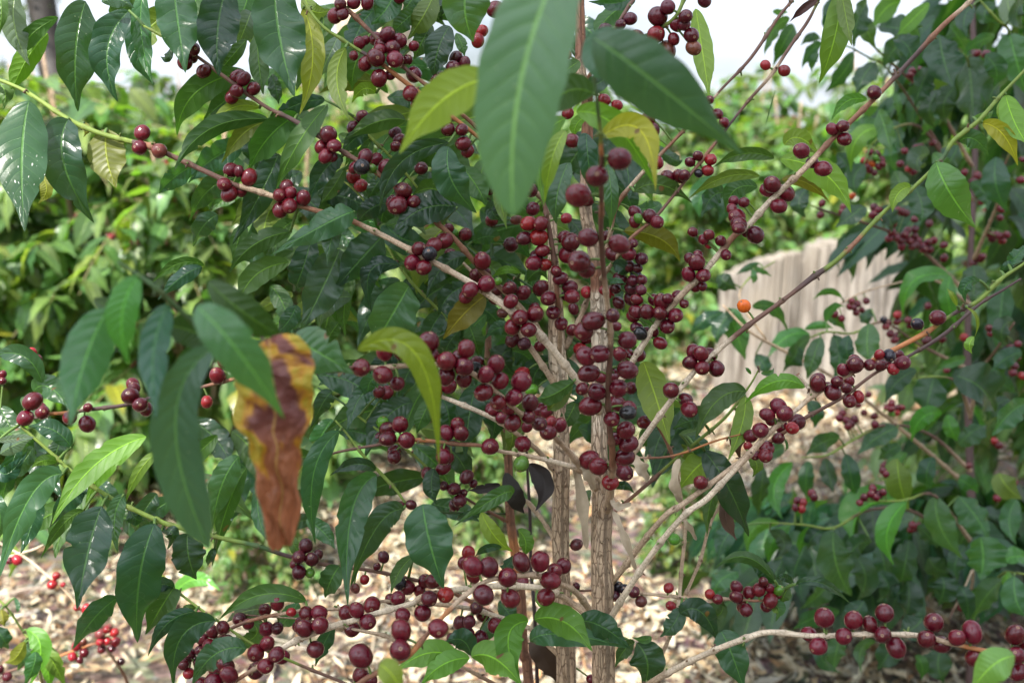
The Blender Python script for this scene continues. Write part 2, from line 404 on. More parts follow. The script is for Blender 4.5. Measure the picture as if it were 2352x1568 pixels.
def tube_geo(C, R, cols, crack, ns=10, cap=True, jitter=0.0, rng=None):
    C = np.asarray(C); n = len(C)
    T = np.gradient(C, axis=0); T /= np.linalg.norm(T, axis=1)[:, None] + 1e-12
    ref = np.array([0.31, 0.2, 0.93]);
    X = np.cross(T[0], ref); X /= np.linalg.norm(X)
    ang = np.linspace(0, 2 * np.pi, ns, endpoint=False)
    L_ = np.concatenate([[0], np.cumsum(np.linalg.norm(np.diff(C, axis=0), axis=1))])
    V, U, K, K2 = [], [], [], []
    for i in range(n):
        X = X - T[i] * X.dot(T[i]); X /= np.linalg.norm(X); Y = np.cross(T[i], X)
        rr = R[i] * (1 + (rng.uniform(-jitter, jitter, ns) if jitter and rng is not None else 0))
        V.append(C[i] + (np.cos(ang) * rr)[:, None] * X + (np.sin(ang) * rr)[:, None] * Y)
        U.append(np.stack([ang * max(R[i], 1e-4), np.full(ns, L_[i])], 1))
        K.append(np.tile(cols[i], (ns, 1))); K2.append(np.tile([crack[i]] * 3, (ns, 1)))
    V = np.vstack(V); U = np.vstack(U); K = np.vstack(K); K2 = np.vstack(K2)
    F = []
    for i in range(n - 1):
        a = i * ns + np.arange(ns); b = i * ns + (np.arange(ns) + 1) % ns
        F.append(np.stack([a, b, b + ns, a + ns], 1))
    F = np.vstack(F)
    if cap:
        V = np.vstack([V, C[0], C[-1]]); U = np.vstack([U, U[0], U[-1]]); K = np.vstack([K, K[0], K[-1]]); K2 = np.vstack([K2, K2[0], K2[-1]])
        c0, c1 = len(V) - 2, len(V) - 1
        j = np.arange(0, ns)
        # quads with a doubled corner are avoided: pair the fan steps
        F = np.vstack([F, [[c0, (k + 2) % ns, (k + 1) % ns, k] for k in range(0, ns, 2)],
                       [[c1, (n - 1) * ns + k, (n - 1) * ns + (k + 1) % ns, (n - 1) * ns + (k + 2) % ns] for k in range(0, ns, 2)]])
    return V, F, U, K, K2

class Acc:
    """collects quads for ONE mesh"""
    def __init__(s): s.V, s.F, s.U, s.A, s.B, s.n = [], [], [], [], [], 0
    def add(s, V, F, U, A, B):
        m = len(V); s.V.append(V); s.F.append(F + s.n); s.U.append(U)
        A = np.asarray(A, float); B = np.asarray(B, float)
        s.A.append(np.tile(A, (m, 1)) if A.ndim == 1 else A); s.B.append(np.tile(B, (m, 1)) if B.ndim == 1 else B); s.n += m
    def mesh(s, name, mat):
        return mesh_np(name, np.vstack(s.V), np.vstack(s.F), mat, np.vstack(s.A), np.vstack(s.B), np.vstack(s.U))
# ================================================================== what the photograph shows, as data
# stems and branches of the main plant: x, y (2352 px photo), distance, width px, colour letter
COL = dict(W=((.60, .50, .37), 1.0), w=((.46, .34, .23), .9), T=((.42, .31, .205), 1.0), R=((.24, .11, .06), .5), B=((.14, .07, .048), .15), D=((.075, .042, .038), .1),
           G=((.15, .22, .03), 0.), g=((.045, .10, .025), 0.), O=((.38, .15, .05), .1), K=((.035, .02, .018), 0.))
STEMS = {
 'tall right': [(1329,-90,1.04,22,'R'),(1331,0,1.04,23,'R'),(1333,100,1.04,24,'R'),(1334,170,1.04,25,'w'),(1347,205,1.04,26,'R'),(1349,330,1.05,27,'R'),(1345,480,1.05,29,'w'),(1362,560,1.05,30,'w'),(1372,640,1.05,32,'R'),(1374,700,1.05,38,'W'),(1377,790,1.04,38,'W'),(1377,923,1.04,36,'W'),(1377,1045,1.03,38,'T'),(1386,1110,1.03,50,'T'),(1381,1245,1.03,48,'T'),(1384,1345,1.03,52,'T'),(1384,1412,1.03,50,'T'),(1387,1568,1.03,54,'T'),(1390,2300,1.05,64,'T')],
 'middle': [(1258,150,1.08,11,'B'),(1262,300,1.08,14,'B'),(1268,480,1.08,20,'w'),(1271,616,1.07,27,'w'),(1277,723,1.07,36,'T'),(1280,823,1.07,42,'W'),(1286,923,1.07,36,'T'),(1290,1045,1.06,38,'T'),(1287,1212,1.06,40,'T'),(1291,1345,1.06,40,'T'),(1301,1568,1.06,46,'T'),(1310,2300,1.07,56,'T')],
 'reddish': [(1160,950,1.12,17,'R'),(1167,1045,1.12,19,'R'),(1171,1178,1.12,21,'R'),(1184,1278,1.12,22,'O'),(1197,1378,1.12,23,'R'),(1202,1500,1.12,23,'R'),(1214,1568,1.12,24,'R'),(1250,2200,1.1,30,'R')],
}
BR = {  # name: points
 'B1': [(330,60,.99,5,'G'),(430,115,.99,7,'B'),(520,180,.99,9,'B'),(610,245,.99,9,'B'),(680,280,.99,11,'D'),(790,350,.99,11,'B'),(870,400,.99,11,'R'),(960,475,1.0,11,'R'),(1040,545,1.01,12,'R'),(1110,625,1.03,12,'R'),(1190,700,1.05,14,'w'),(1268,800,1.07,16,'T')],
 'B2': [(-40,170,1.02,8,'G'),(55,208,1.01,9,'G'),(150,270,1.0,11,'G'),(225,305,.99,12,'G'),(290,323,.99,12,'G'),(312,328,.99,13,'D'),(345,336,.98,14,'R'),(420,370,.98,12,'B'),(540,425,.98,13,'B'),(560,430,.98,14,'w'),(640,455,.98,12,'w'),(720,482,.98,12,'R'),(790,500,.98,12,'R'),(877,540,.98,13,'w'),(997,603,.98,14,'w'),(1084,651,.98,15,'W'),(1121,676,.98,16,'W'),(1181,719,.98,17,'W'),(1231,759,.98,18,'W'),(1331,880,1.01,18,'W'),(1378,945,1.03,20,'W')],
 'B3': [(2300,-80,.93,7,'R'),(2231,0,.93,9,'w'),(2165,60,.93,12,'R'),(2088,143,.94,11,'D'),(1998,237,.94,12,'R'),(1911,320,.95,12,'R'),(1848,387,.95,14,'w'),(1771,460,.96,14,'W'),(1715,522,.97,15,'W'),(1685,543,.97,14,'R'),(1621,620,.97,14,'W'),(1567,676,.98,15,'w'),(1511,740,.99,15,'W'),(1451,833,1.0,15,'W'),(1392,930,1.03,15,'W')],
 'B4': [(2365,150,.97,6,'G'),(2298,220,.97,8,'G'),(2248,277,.97,10,'G'),(2191,323,.97,11,'G'),(2168,360,.97,9,'g'),(2141,390,.97,9,'G'),(2088,440,.97,9,'G'),(2041,477,.97,9,'G'),(1995,523,.97,10,'G'),(1965,556,.97,11,'R'),(1915,603,.97,11,'G'),(1868,636,.97,13,'D'),(1798,690,.97,10,'B'),(1711,753,.97,12,'B'),(1648,806,.98,11,'W'),(1598,850,.98,12,'W'),(1531,933,.98,13,'W'),(1454,1040,1.0,15,'W'),(1395,1120,1.03,16,'W')],
 'B5': [(2400,560,.95,5,'g'),(2352,605,.95,6,'G'),(2300,640,.95,9,'G'),(2248,690,.95,10,'G'),(2205,712,.95,9,'D'),(2168,735,.95,8,'G'),(2128,763,.95,12,'O'),(2058,800,.95,11,'O'),(2018,820,.95,11,'O'),(1921,877,.95,9,'w'),(1865,910,.95,12,'w'),(1824,946,.95,10,'W'),(1768,992,.95,13,'w'),(1718,1046,.95,14,'w'),(1661,1106,.95,13,'W'),(1620,1148,.95,14,'W'),(1568,1186,.95,13,'W'),(1494,1276,.97,14,'W'),(1414,1399,1.0,15,'W'),(1392,1450,1.03,16,'W')],
 'B5b': [(2345,640,.99,5,'D'),(2300,668,.99,6,'D'),(2248,700,.99,7,'D'),(2168,768,.99,9,'D'),(2090,816,.99,7,'D'),(2011,856,.99,7,'B'),(1935,912,.99,8,'B'),(1845,962,.99,9,'B'),(1775,1010,.99,10,'R'),(1700,1060,.99,12,'w'),(1665,1086,.99,12,'w'),(1568,1158,.99,13,'w'),(1517,1195,.99,13,'T'),(1404,1340,1.03,14,'T')],
 'stub': [(1832,858,.96,9,'R'),(1836,864,.96,8,'W'),(1853,885,.96,8,'W'),(1868,905,.95,10,'w')],
 'B6': [(1000,905,1.0,9,'W'),(1064,930,1.0,11,'W'),(1137,963,1.01,11,'W'),(1197,1003,1.03,11,'w'),(1244,1043,1.05,12,'w'),(1285,1095,1.06,14,'T')],
 'B7': [(740,1050,1.0,4,'R'),(784,1036,1.0,6,'B'),(877,1020,1.0,7,'B'),(950,1010,1.0,8,'O'),(1050,1019,1.0,10,'R'),(1104,1023,1.0,9,'R'),(1150,1036,1.0,9,'w'),(1210,1046,1.0,10,'w'),(1284,1063,1.0,12,'W'),(1340,1082,1.01,14,'w'),(1388,1108,1.03,20,'T')],
 'B8': [(520,1585,.93,8,'R'),(547,1559,.93,9,'R'),(600,1525,.93,10,'w'),(653,1485,.93,13,'W'),(705,1460,.94,14,'W'),(757,1440,.94,15,'W'),(800,1428,.95,14,'W'),(861,1409,.95,13,'W'),(944,1386,.96,13,'W'),(971,1370,.96,15,'w'),(1037,1355,.98,14,'W'),(1150,1345,1.0,15,'W'),(1250,1352,1.01,15,'W'),(1304,1378,1.03,14,'T'),(1345,1410,1.03,16,'T'),(1385,1460,1.04,18,'T')],
 'B8b': [(440,1500,1.0,4,'B'),(493,1468,.99,6,'B'),(540,1438,.99,8,'B'),(600,1418,.99,8,'R'),(687,1403,.99,8,'w'),(784,1396,.99,8,'w'),(884,1380,1.0,8,'w'),(997,1387,1.01,9,'w'),(1084,1398,1.03,10,'W'),(1197,1434,1.04,11,'W'),(1232,1455,1.05,12,'w'),(1300,1520,1.06,13,'T')],
 'B9': [(790,1600,.80,10,'B'),(837,1560,.80,12,'R'),(894,1530,.80,12,'R'),(941,1502,.80,13,'O'),(984,1452,.81,10,'R'),(1017,1416,.82,9,'O'),(1061,1373,.84,12,'w'),(1117,1334,.86,11,'w'),(1184,1322,.88,12,'w'),(1234,1322,.9,13,'w'),(1291,1342,.93,13,'T'),(1331,1368,.97,14,'T'),(1380,1440,1.02,18,'T')],
 'B10': [(2420,1520,.83,9,'O'),(2352,1511,.83,10,'O'),(2321,1505,.83,11,'O'),(2235,1488,.84,11,'O'),(2168,1472,.84,12,'w'),(2101,1458,.85,12,'W'),(1968,1456,.85,12,'W'),(1868,1460,.86,12,'W'),(1768,1451,.87,13,'W'),(1711,1466,.88,14,'W'),(1635,1495,.9,13,'W'),(1568,1527,.93,14,'W'),(1480,1580,.97,16,'T'),(1395,1680,1.03,20,'T')],
 'B11': [(45,975,1.0,5,'G'),(57,986,1.0,6,'G'),(127,1048,1.0,8,'G'),(165,1082,1.0,9,'G'),(253,1142,1.0,10,'G'),(345,1187,1.0,11,'G'),(360,1192,1.0,13,'G'),(390,1205,1.0,11,'G'),(513,1236,1.0,10,'G'),(590,1253,1.0,10,'g'),(667,1278,1.01,9,'D'),(757,1298,1.02,9,'B'),(847,1309,1.03,8,'B'),(960,1333,1.04,8,'B'),(1060,1370,1.06,9,'R'),(1185,1440,1.11,10,'R')],
 'B12': [(-30,955,1.12,5,'G'),(73,960,1.12,6,'D'),(110,951,1.12,8,'O'),(150,948,1.12,8,'O'),(207,940,1.12,9,'D'),(287,930,1.12,9,'D'),(347,913,1.12,7,'D'),(433,896,1.12,7,'B'),(513,876,1.12,9,'R'),(620,850,1.12,9,'B')],
 'B14': [(340,1310,1.0,4,'G'),(370,1325,1.0,4,'G'),(400,1352,1.0,5,'G'),(460,1398,.99,6,'G'),(500,1425,.98,6,'G'),(580,1478,.98,6,'G'),(663,1515,.98,6,'G'),(717,1538,.98,7,'B'),(784,1565,.98,7,'B'),(830,1590,.98,7,'B')],
 'G1': [(812,268,1.03,3,'G'),(830,290,1.03,5,'G'),(850,315,1.03,7,'G'),(910,373,1.04,7,'G'),(960,433,1.05,6,'G'),(1040,530,1.08,6,'g'),(1100,590,1.08,6,'g'),(1190,640,1.08,6,'g'),(1262,690,1.08,8,'g')],
 'G2': [(760,395,1.06,3,'g'),(818,440,1.06,5,'G'),(868,505,1.06,6,'g'),(884,556,1.06,6,'G'),(941,643,1.06,7,'G'),(1017,723,1.07,6,'G'),(1070,800,1.08,5,'g')],
 'G4': [(730,890,1.03,4,'g'),(784,923,1.03,5,'g'),(837,966,1.03,6,'G'),(900,1008,1.03,6,'G'),(950,1045,1.04,6,'G'),(1010,1100,1.05,7,'G'),(1080,1150,1.07,6,'B'),(1170,1200,1.12,8,'R')],
 'G5': [(770,965,1.0,4,'G'),(800,1000,1.0,5,'G'),(834,1045,1.0,7,'G'),(877,1089,1.0,8,'G'),(910,1125,1.0,7,'G'),(940,1160,1.0,5,'G'),(1000,1175,1.03,5,'g'),(1160,1180,1.12,6,'g')],
 'G6': [(1126,460,1.12,6,'g'),(1130,573,1.12,8,'g'),(1124,723,1.12,8,'g'),(1121,800,1.12,16,'R'),(1120,850,1.12,9,'G'),(1135,900,1.12,9,'R'),(1160,960,1.12,14,'R')],
 'B16': [(760,-40,.99,8,'B'),(784,7,.99,9,'B'),(820,43,.99,11,'R'),(864,87,.99,9,'B'),(925,152,1.0,9,'B'),(984,200,1.0,9,'R'),(1060,262,1.02,9,'R'),(1150,340,1.05,10,'R'),(1258,420,1.08,12,'w')],
 'G7': [(680,-20,.98,6,'G'),(735,55,.98,7,'G'),(784,90,.98,8,'G'),(818,112,.98,8,'G'),(838,124,.98,9,'D'),(864,138,.98,9,'R'),(897,163,.98,11,'O'),(971,220,.99,10,'O'),(1067,290,1.0,9,'O'),(1160,370,1.03,9,'R'),(1258,470,1.08,11,'w')],
 'B17': [(1355,110,.62,4,'g'),(1362,145,.62,8,'g'),(1371,233,.63,9,'g'),(1379,300,.65,9,'G'),(1381,345,.66,10,'O'),(1382,365,.67,11,'B'),(1381,440,.70,11,'B'),(1382,480,.72,12,'R'),(1380,523,.74,12,'B'),(1385,606,.77,12,'B'),(1394,690,.80,12,'w'),(1402,756,.82,13,'w'),(1401,823,.84,13,'B'),(1396,906,.87,13,'B'),(1399,973,.89,14,'B'),(1407,1045,.92,16,'R'),(1404,1110,.97,18,'w'),(1392,1180,1.03,20,'T')],
 'B18': [(1240,330,.97,8,'B'),(1245,430,.97,9,'B'),(1261,523,.98,11,'B'),(1274,606,.99,13,'B'),(1281,690,1.0,11,'R'),(1286,760,1.03,10,'w'),(1284,830,1.06,12,'T')],
 'B19a': [(1900,-30,.99,5,'G'),(1881,0,.99,5,'G'),(1855,50,.99,8,'B'),(1815,107,.99,8,'B'),(1771,173,.99,8,'w'),(1718,233,1.0,7,'B'),(1665,300,1.0,6,'D'),(1620,358,1.0,9,'R'),(1568,423,1.0,7,'B'),(1505,500,1.0,8,'B'),(1477,523,1.0,9,'R'),(1444,553,1.0,9,'R'),(1411,598,1.02,9,'w'),(1372,650,1.05,11,'w')],
 'B19b': [(1840,-30,1.0,5,'B'),(1821,0,1.0,6,'B'),(1788,40,1.0,8,'B'),(1725,133,1.0,8,'B'),(1660,202,1.0,6,'B'),(1635,230,1.0,6,'w'),(1551,320,1.01,8,'R'),(1467,407,1.02,10,'w'),(1417,473,1.03,10,'R'),(1395,560,1.05,10,'w'),(1340,710,1.07,12,'w'),(1298,800,1.07,14,'T')],
 'B20': [(1700,-20,.97,4,'G'),(1600,-60,.96,6,'G'),(1575,-10,.96,9,'G'),(1550,40,.96,8,'G'),(1500,75,.98,8,'g'),(1420,105,1.0,8,'R'),(1340,150,1.04,10,'R')],
 'B21': [(1480,-20,1.0,8,'B'),(1455,0,1.0,8,'B'),(1420,55,1.0,9,'B'),(1380,130,1.02,9,'B'),(1345,190,1.04,10,'R')],
 'B22': [(1745,845,1.04,3,'G'),(1720,888,1.04,5,'G'),(1668,956,1.04,7,'G'),(1598,1016,1.04,8,'G'),(1544,1060,1.05,7,'G'),(1500,1100,1.06,9,'B'),(1431,1159,1.06,8,'R'),(1370,1210,1.05,9,'R')],
 'B23': [(1464,890,1.05,4,'R'),(1490,930,1.05,6,'R'),(1504,963,1.05,7,'R'),(1544,1045,1.06,8,'R'),(1562,1130,1.06,7,'w'),(1574,1200,1.06,8,'w'),(1566,1300,1.06,9,'w'),(1556,1400,1.06,8,'W'),(1530,1480,1.07,9,'w'),(1470,1600,1.08,10,'w')],
 'B24': [(1665,1140,1.07,8,'B'),(1645,1175,1.07,6,'w'),(1628,1212,1.07,7,'w'),(1609,1285,1.07,8,'w'),(1590,1330,1.07,7,'w'),(1575,1365,1.07,9,'w')],
 'B25': [(1800,1355,1.0,3,'G'),(1770,1368,1.0,4,'G'),(1741,1379,1.0,6,'R'),(1661,1375,1.0,8,'w'),(1611,1384,1.0,8,'w'),(1568,1372,1.01,8,'w'),(1484,1363,1.02,7,'w'),(1407,1355,1.04,6,'B'),(1331,1356,1.06,5,'B')],
 'B26': [(1701,997,1.0,3,'O'),(1641,1013,1.0,5,'O'),(1575,1038,1.0,5,'O'),(1520,1050,1.01,5,'R'),(1450,1050,1.03,4,'w')],
 'B27': [(1060,600,1.06,7,'w'),(1110,650,1.06,8,'w'),(1160,700,1.06,10,'w'),(1197,770,1.06,13,'w'),(1224,806,1.06,15,'w'),(1257,856,1.06,14,'w'),(1284,900,1.07,16,'T')],
 'B28': [(1170,1125,1.1,6,'w'),(1205,1148,1.08,9,'w'),(1221,1162,1.08,12,'w'),(1251,1202,1.07,9,'w'),(1280,1250,1.06,12,'T')],
 'B29': [(540,1400+10,1.02,4,'B'),(700,1422,1.0,4,'w'),(805,1443,.98,6,'w'),(884,1459,.98,9,'w'),(905,1470,.98,8,'w'),(960,1490,.98,6,'w'),(1060,1530,1.0,8,'w'),(1190,1600,1.08,10,'R')],
 'FR': [(270,600,.55,6,'g'),(330,640,.55,11,'g'),(360,662,.55,11,'g'),(400,700,.56,11,'g'),(480,765,.58,12,'g'),(560,782,.61,12,'g'),(670,795,.66,11,'g'),(740,850,.72,10,'g'),(815,845,.78,11,'B'),(880,845,.80,13,'w'),(950,838,.81,13,'w'),(1060,845,.82,13,'w'),(1140,900,.84,12,'w'),(1190,945,.86,12,'w'),(1245,980,.90,12,'w'),(1300,1030,.97,13,'w'),(1378,1130,1.03,18,'T')],
}
# cherries: tile (column, row) then x y r in that 3x enlarged tile; suffix b = behind, r red, k black, g green, o orange, d dark, t tan scarred
CH = {
(0,0): "980 915 52,963 1018 48,1097 1040 50t,1590 1172 50,1645 1180 34b,1717 1223 52,1545 1272 48,1580 1337 54,1662 1318 38b,1975 1285 46,1925 1345 44,2003 1330 42,2090 1365 46,1930 1448 50,1995 1418 52,1325 400 35b,1275 432 50,1325 340 52d,1405 493 44,1640 530 46,1677 545 46,1747 612 46,1597 672 44,1630 628 46,2262 928 60,2213 1015 44,2290 1080 35b,2303 1005 46,2243 1075 48,2310 110 48,2345 30 40",
(1,0): "85 20 45,180 20 44,10 100 38,240 270 48,280 310 50,317 240 50,395 287 55,265 345 44,350 333 54,237 400 60,370 410 56,165 440 50b,125 297 40b,165 280 30b,85 385 32b,335 520 34b,260 540 56,500 320 36b,455 415 36b,500 515 52b,475 645 52,520 715 42,790 400 45d,770 470 50d,850 435 40d,690 530 38d,655 555 40d,145 805 44d,80 880 42d,370 915 40d,400 970 44,375 1010 36,830 895 42,735 890 46,870 1040 44b,840 990 50,95 1155 40b,165 1085 50,235 1100 46,140 1150 54k,213 1163 30g,305 1150 50,85 1220 48r,135 1280 46r,350 1390 40b,425 1315 58,385 1415 66,497 1390 46,550 1160 46d,1060 65 58,1180 60 34d,970 215 38r,940 280 46r,1535 370 45r,1810 690 40r,1900 725 36r,1590 970 50,1250 1290 50,1300 1310 50,1320 1440 46,1290 1540 52r,1375 1540 48,1020 1310 35,1035 1520 45,1205 1515 34t,1550 1505 36r,1915 1095 78,1762 1215 76,1690 1370 50b,1632 1345 80,2140 895 56,2115 815 40b,2175 1120 44r,2250 1220 46,2330 1215 44,2180 115 62,2168 240 60r,2250 50 50d,2310 170 46,2290 270 38,2035 255 48,1985 290 40,1820 205 42d,1925 170 36d,1990 130 44d,2240 350 60t,2020 1530 36b,2025 1465 46,2045 1505 30g,2125 1490 46,2175 1530 44,1400 860 44,1360 950 40,1350 1130 44,1380 1060 38,1560 780 40r,1440 1230 40,400 -20 44",
(2,0): "10 170 42d,20 115 45,60 245 50,75 330 50t,150 5 46d,570 450 34r,700 488 38r,185 690 30,240 785 34,285 845 34,50 1118 34,105 1075 34,193 1100 38r,172 1175 40r,110 1195 28k,10 1210 38,1320 638 46,1030 890 42,1103 870 42,1115 960 46,893 1120 42b,818 1040 54,967 1163 54,585 1310 46b,615 1272 56,710 1330 56b,662 1420 50,352 1385 36,422 1395 38,340 1440 36,375 1495 56,385 1545 54,70 1600 34b",
(1,1): "770 40 32g,855 48 46,740 5 35,710 90 56,640 120 48,535 145 48,608 180 48k,490 240 54,568 275 52,752 188 46,985 310 44b,970 230 56,860 475 50b,932 330 50,1000 388 56,888 430 56,1080 370 28g,1110 590 35t,1080 430 40b,1065 490 46b,1160 418 48,1253 450 48,1167 508 50,1168 118 52d,1260 75 46d,1345 195 40b,1360 65 60r,1385 160 46,1325 245 50,1405 255 44r,1550 470 36b,1510 350 46,1575 410 46,1378 418 56,1427 487 54,1590 475 50,1460 585 48,1515 663 46,1590 705 40,1690 445 42r,1330 560 40b,1230 620 56,1335 595 54,1180 685 56,1290 705 54,1178 770 48d,1260 800 42d,1370 815 40b,1540 70 48,1580 100 60,1560 185 60,1690 290 60b,1700 70 64,1640 235 72,1870 180 50b,1830 60 40b,1915 115 66,1980 178 48,2068 215 42d,2010 108 34d,1980 265 40d,2040 280 32d,1920 350 44d,2030 330 36k,2010 365 40d,2070 360 36d,2000 415 44d,2065 430 34d,1995 490 46d,2035 495 40b,1840 450 40r,1890 420 36d,1670 715 66,1735 645 66,1870 605 46d,1910 520 44d,1690 760 44b,2010 610 40b,2030 580 48,2105 580 52,2160 500 44b,2205 515 52,2195 590 48,2300 605 52,2250 490 36b,2320 470 40b,2245 680 50,2110 725 40b,2150 720 36b,2197 795 44,2035 690 40d,2060 730 44k,1895 680 34b,1765 800 44b,1650 840 46r,1685 885 62,1780 870 64,1985 880 44b,1920 870 50,1970 775 62,1790 1030 44b,1705 1005 64,1890 1025 44b,1972 980 66,1660 1110 44,1760 1130 56,1995 1105 44b,1910 1105 60,1715 1230 68,1900 1210 52,1980 1240 52b,1975 1275 52k,1863 1318 54,1890 1450 46b,1960 1395 62,1980 1490 56,2050 880 44b,285 1015 66,295 850 60,375 775 66,410 850 56b,495 870 60,135 965 60,620 880 50b,600 790 70,385 1075 50b,725 920 64,810 895 52b,860 835 62,845 960 62,935 935 50b,920 970 46k,995 1010 56,1135 1010 46b,1065 940 62,1095 1055 56,1245 1010 50r,1240 1060 66,980 1135 60,1165 1085 24g,1310 1115 42g,1150 1240 50b,1080 1205 54,1190 1170 58,1300 1205 54d,1040 1250 46b,1365 1255 46,1410 1270 44b,1105 1310 44,1280 1370 40b,1180 1345 58,1290 1305 46,1365 1350 52d,1445 1335 36r,1505 1360 46,1425 1410 56,845 1040 56b,720 1020 60b,740 1090 52b,610 1030 50b,660 1140 34,310 1135 46b,260 1130 40b,285 1340 42g,255 1445 36b,405 1355 52,320 1390 54,320 1455 56,450 1465 54,365 1540 46,800 1355 48,725 1410 48,825 1415 52,705 1545 48,1025 1508 58,1250 1490 52,2185 1150 44,2270 1120 54,2090 1340 48,1480 300 36,1600 560 38d,1800 430 34r",
(2,1): "180 120 26r,145 82 38,182 50 38,262 92 36,298 188 36,385 5 44,435 35 30b,500 50 58d,105 190 34,45 210 36,98 240 54,90 410 36b,40 322 46,142 330 50,135 405 32,10 525 32,422 540 46o,195 870 40b,75 855 46,125 868 52,50 930 48,135 965 48,232 970 52,20 1185 48,45 1250 52,610 1330 34b,660 1230 54,582 1288 46,703 1280 52,788 1338 56,535 1395 54,468 1435 44,680 1370 44b,755 1380 44r,660 1450 40,450 1505 30r,560 1540 44b,580 1520 52,930 1050 46b,930 1075 54,1000 1095 34b,1035 1135 54,1065 1060 40,1148 1055 36,1125 1105 36,1210 1165 38r,1150 1195 44,1105 980 42,1185 915 40b,1188 945 54,1290 945 40,1360 948 42,1355 875 34r,1425 880 40k,1485 875 36,1405 930 36b,1515 930 50,1452 975 40r,1757 620 52,1617 665 40k",
(0,1): "285 1240 32,225 1195 60,175 1312 54,292 1272 46,480 1310 46,600 1352 54,605 1240 30,915 1080 42b,925 1105 40,900 1160 58,965 1220 48,1010 1250 44b,1105 1150 38,1500 1020 52,1535 930 34,1425 1200 40r,220 860 30r,260 905 28,20 1010 26,15 1055 26d",
(0,2): "2030 745 30b,2108 622 46d,2190 683 38d,2058 700 46d,2150 715 46d,2060 805 50d,2137 810 32g,2255 865 20,1910 1020 44,1825 1065 42,2007 1080 32r,1710 1160 36b,1650 1127 46d,2050 1180 36b,2070 1150 36b,2110 1090 50,2200 1085 54,2095 1190 60,2205 1170 56,1835 1195 48,1910 1190 40d,1840 1295 50,1762 1360 56,1945 1390 48b,1905 1370 54,1765 1480 56b,1830 1450 54,2173 1335 56d,1462 1212 40d,1535 1185 42,1565 1270 38d,1395 1265 42d,1380 1340 36d,1470 1375 36b,1440 1305 42,1505 1315 40,1310 1365 36d,1375 1430 38d,1290 1400 36d,1265 1440 36d,1300 1500 38r,1490 1475 50,1555 1445 54,1577 1510 54,1475 1560 60,1390 1568 40",
(1,2): "365 10 46,740 20 36b,705 10 50,703 85 46,592 123 44,620 173 32g,863 148 46d,910 195 26d,705 210 32d,840 260 30d,775 230 44d,780 345 36d,815 313 44d,1240 57 50g,1770 75 58b,1710 30 64,1900 50 40b,1955 10 58,1950 115 58d,1853 187 54r,1620 615 42t,290 700 38d,245 765 26,160 855 32r,95 915 34t,400 355 36d,480 340 36d,875 670 42r,845 740 42,400 880 44k,455 910 50,540 935 40b,575 865 44,628 868 52,340 990 40b,390 985 50,605 985 54,718 960 54r,210 1030 56,35 1085 50,105 1065 52,182 1145 54,75 1195 52b,422 1100 50,560 1085 56,910 820 50b,905 765 64,1015 770 66,1240 735 60,1370 730 62,1250 870 40b,1530 760 54,1145 840 66,1470 795 50b,1440 860 64,980 960 66,1160 930 54b,1165 985 66,1410 975 60,412 1205 68,405 1340 70,665 1190 66,135 1380 80,130 1510 50,200 1550 50,1060 1170 52,820 1157 48d,880 1145 40d,965 1255 46,880 1225 36d,695 1330 42d,700 1360 36d,930 1050 44d,975 1100 44b,755 1260 30d,2290 577 40g,1905 910 40k,1950 920 34k,2015 940 40d,2065 1005 40t,1885 965 34d,2255 912 34r,2270 1035 34r,1620 900 24d,1720 1540 30",
(2,2): "123 187 48,500 0 34,570 0 46,187 955 32r,370 905 42,370 975 44,240 990 34,410 1040 40t,457 945 44,523 925 42,555 870 34,600 915 36,665 930 36g,605 1000 48,575 1040 38b,437 1065 42,650 960 30b,975 1117 62,1177 1135 62,1290 1165 54b,1392 1085 60,870 1230 54b,1110 1245 56,1378 1235 56,935 1312 58,1470 1320 64,1780 1300 62b,1730 1150 64,1680 1265 60,1890 1255 56,1995 1215 64,2010 1390 60b,2351 1290 40b,2290 1235 64,2300 1375 56,2310 1490 60",
}
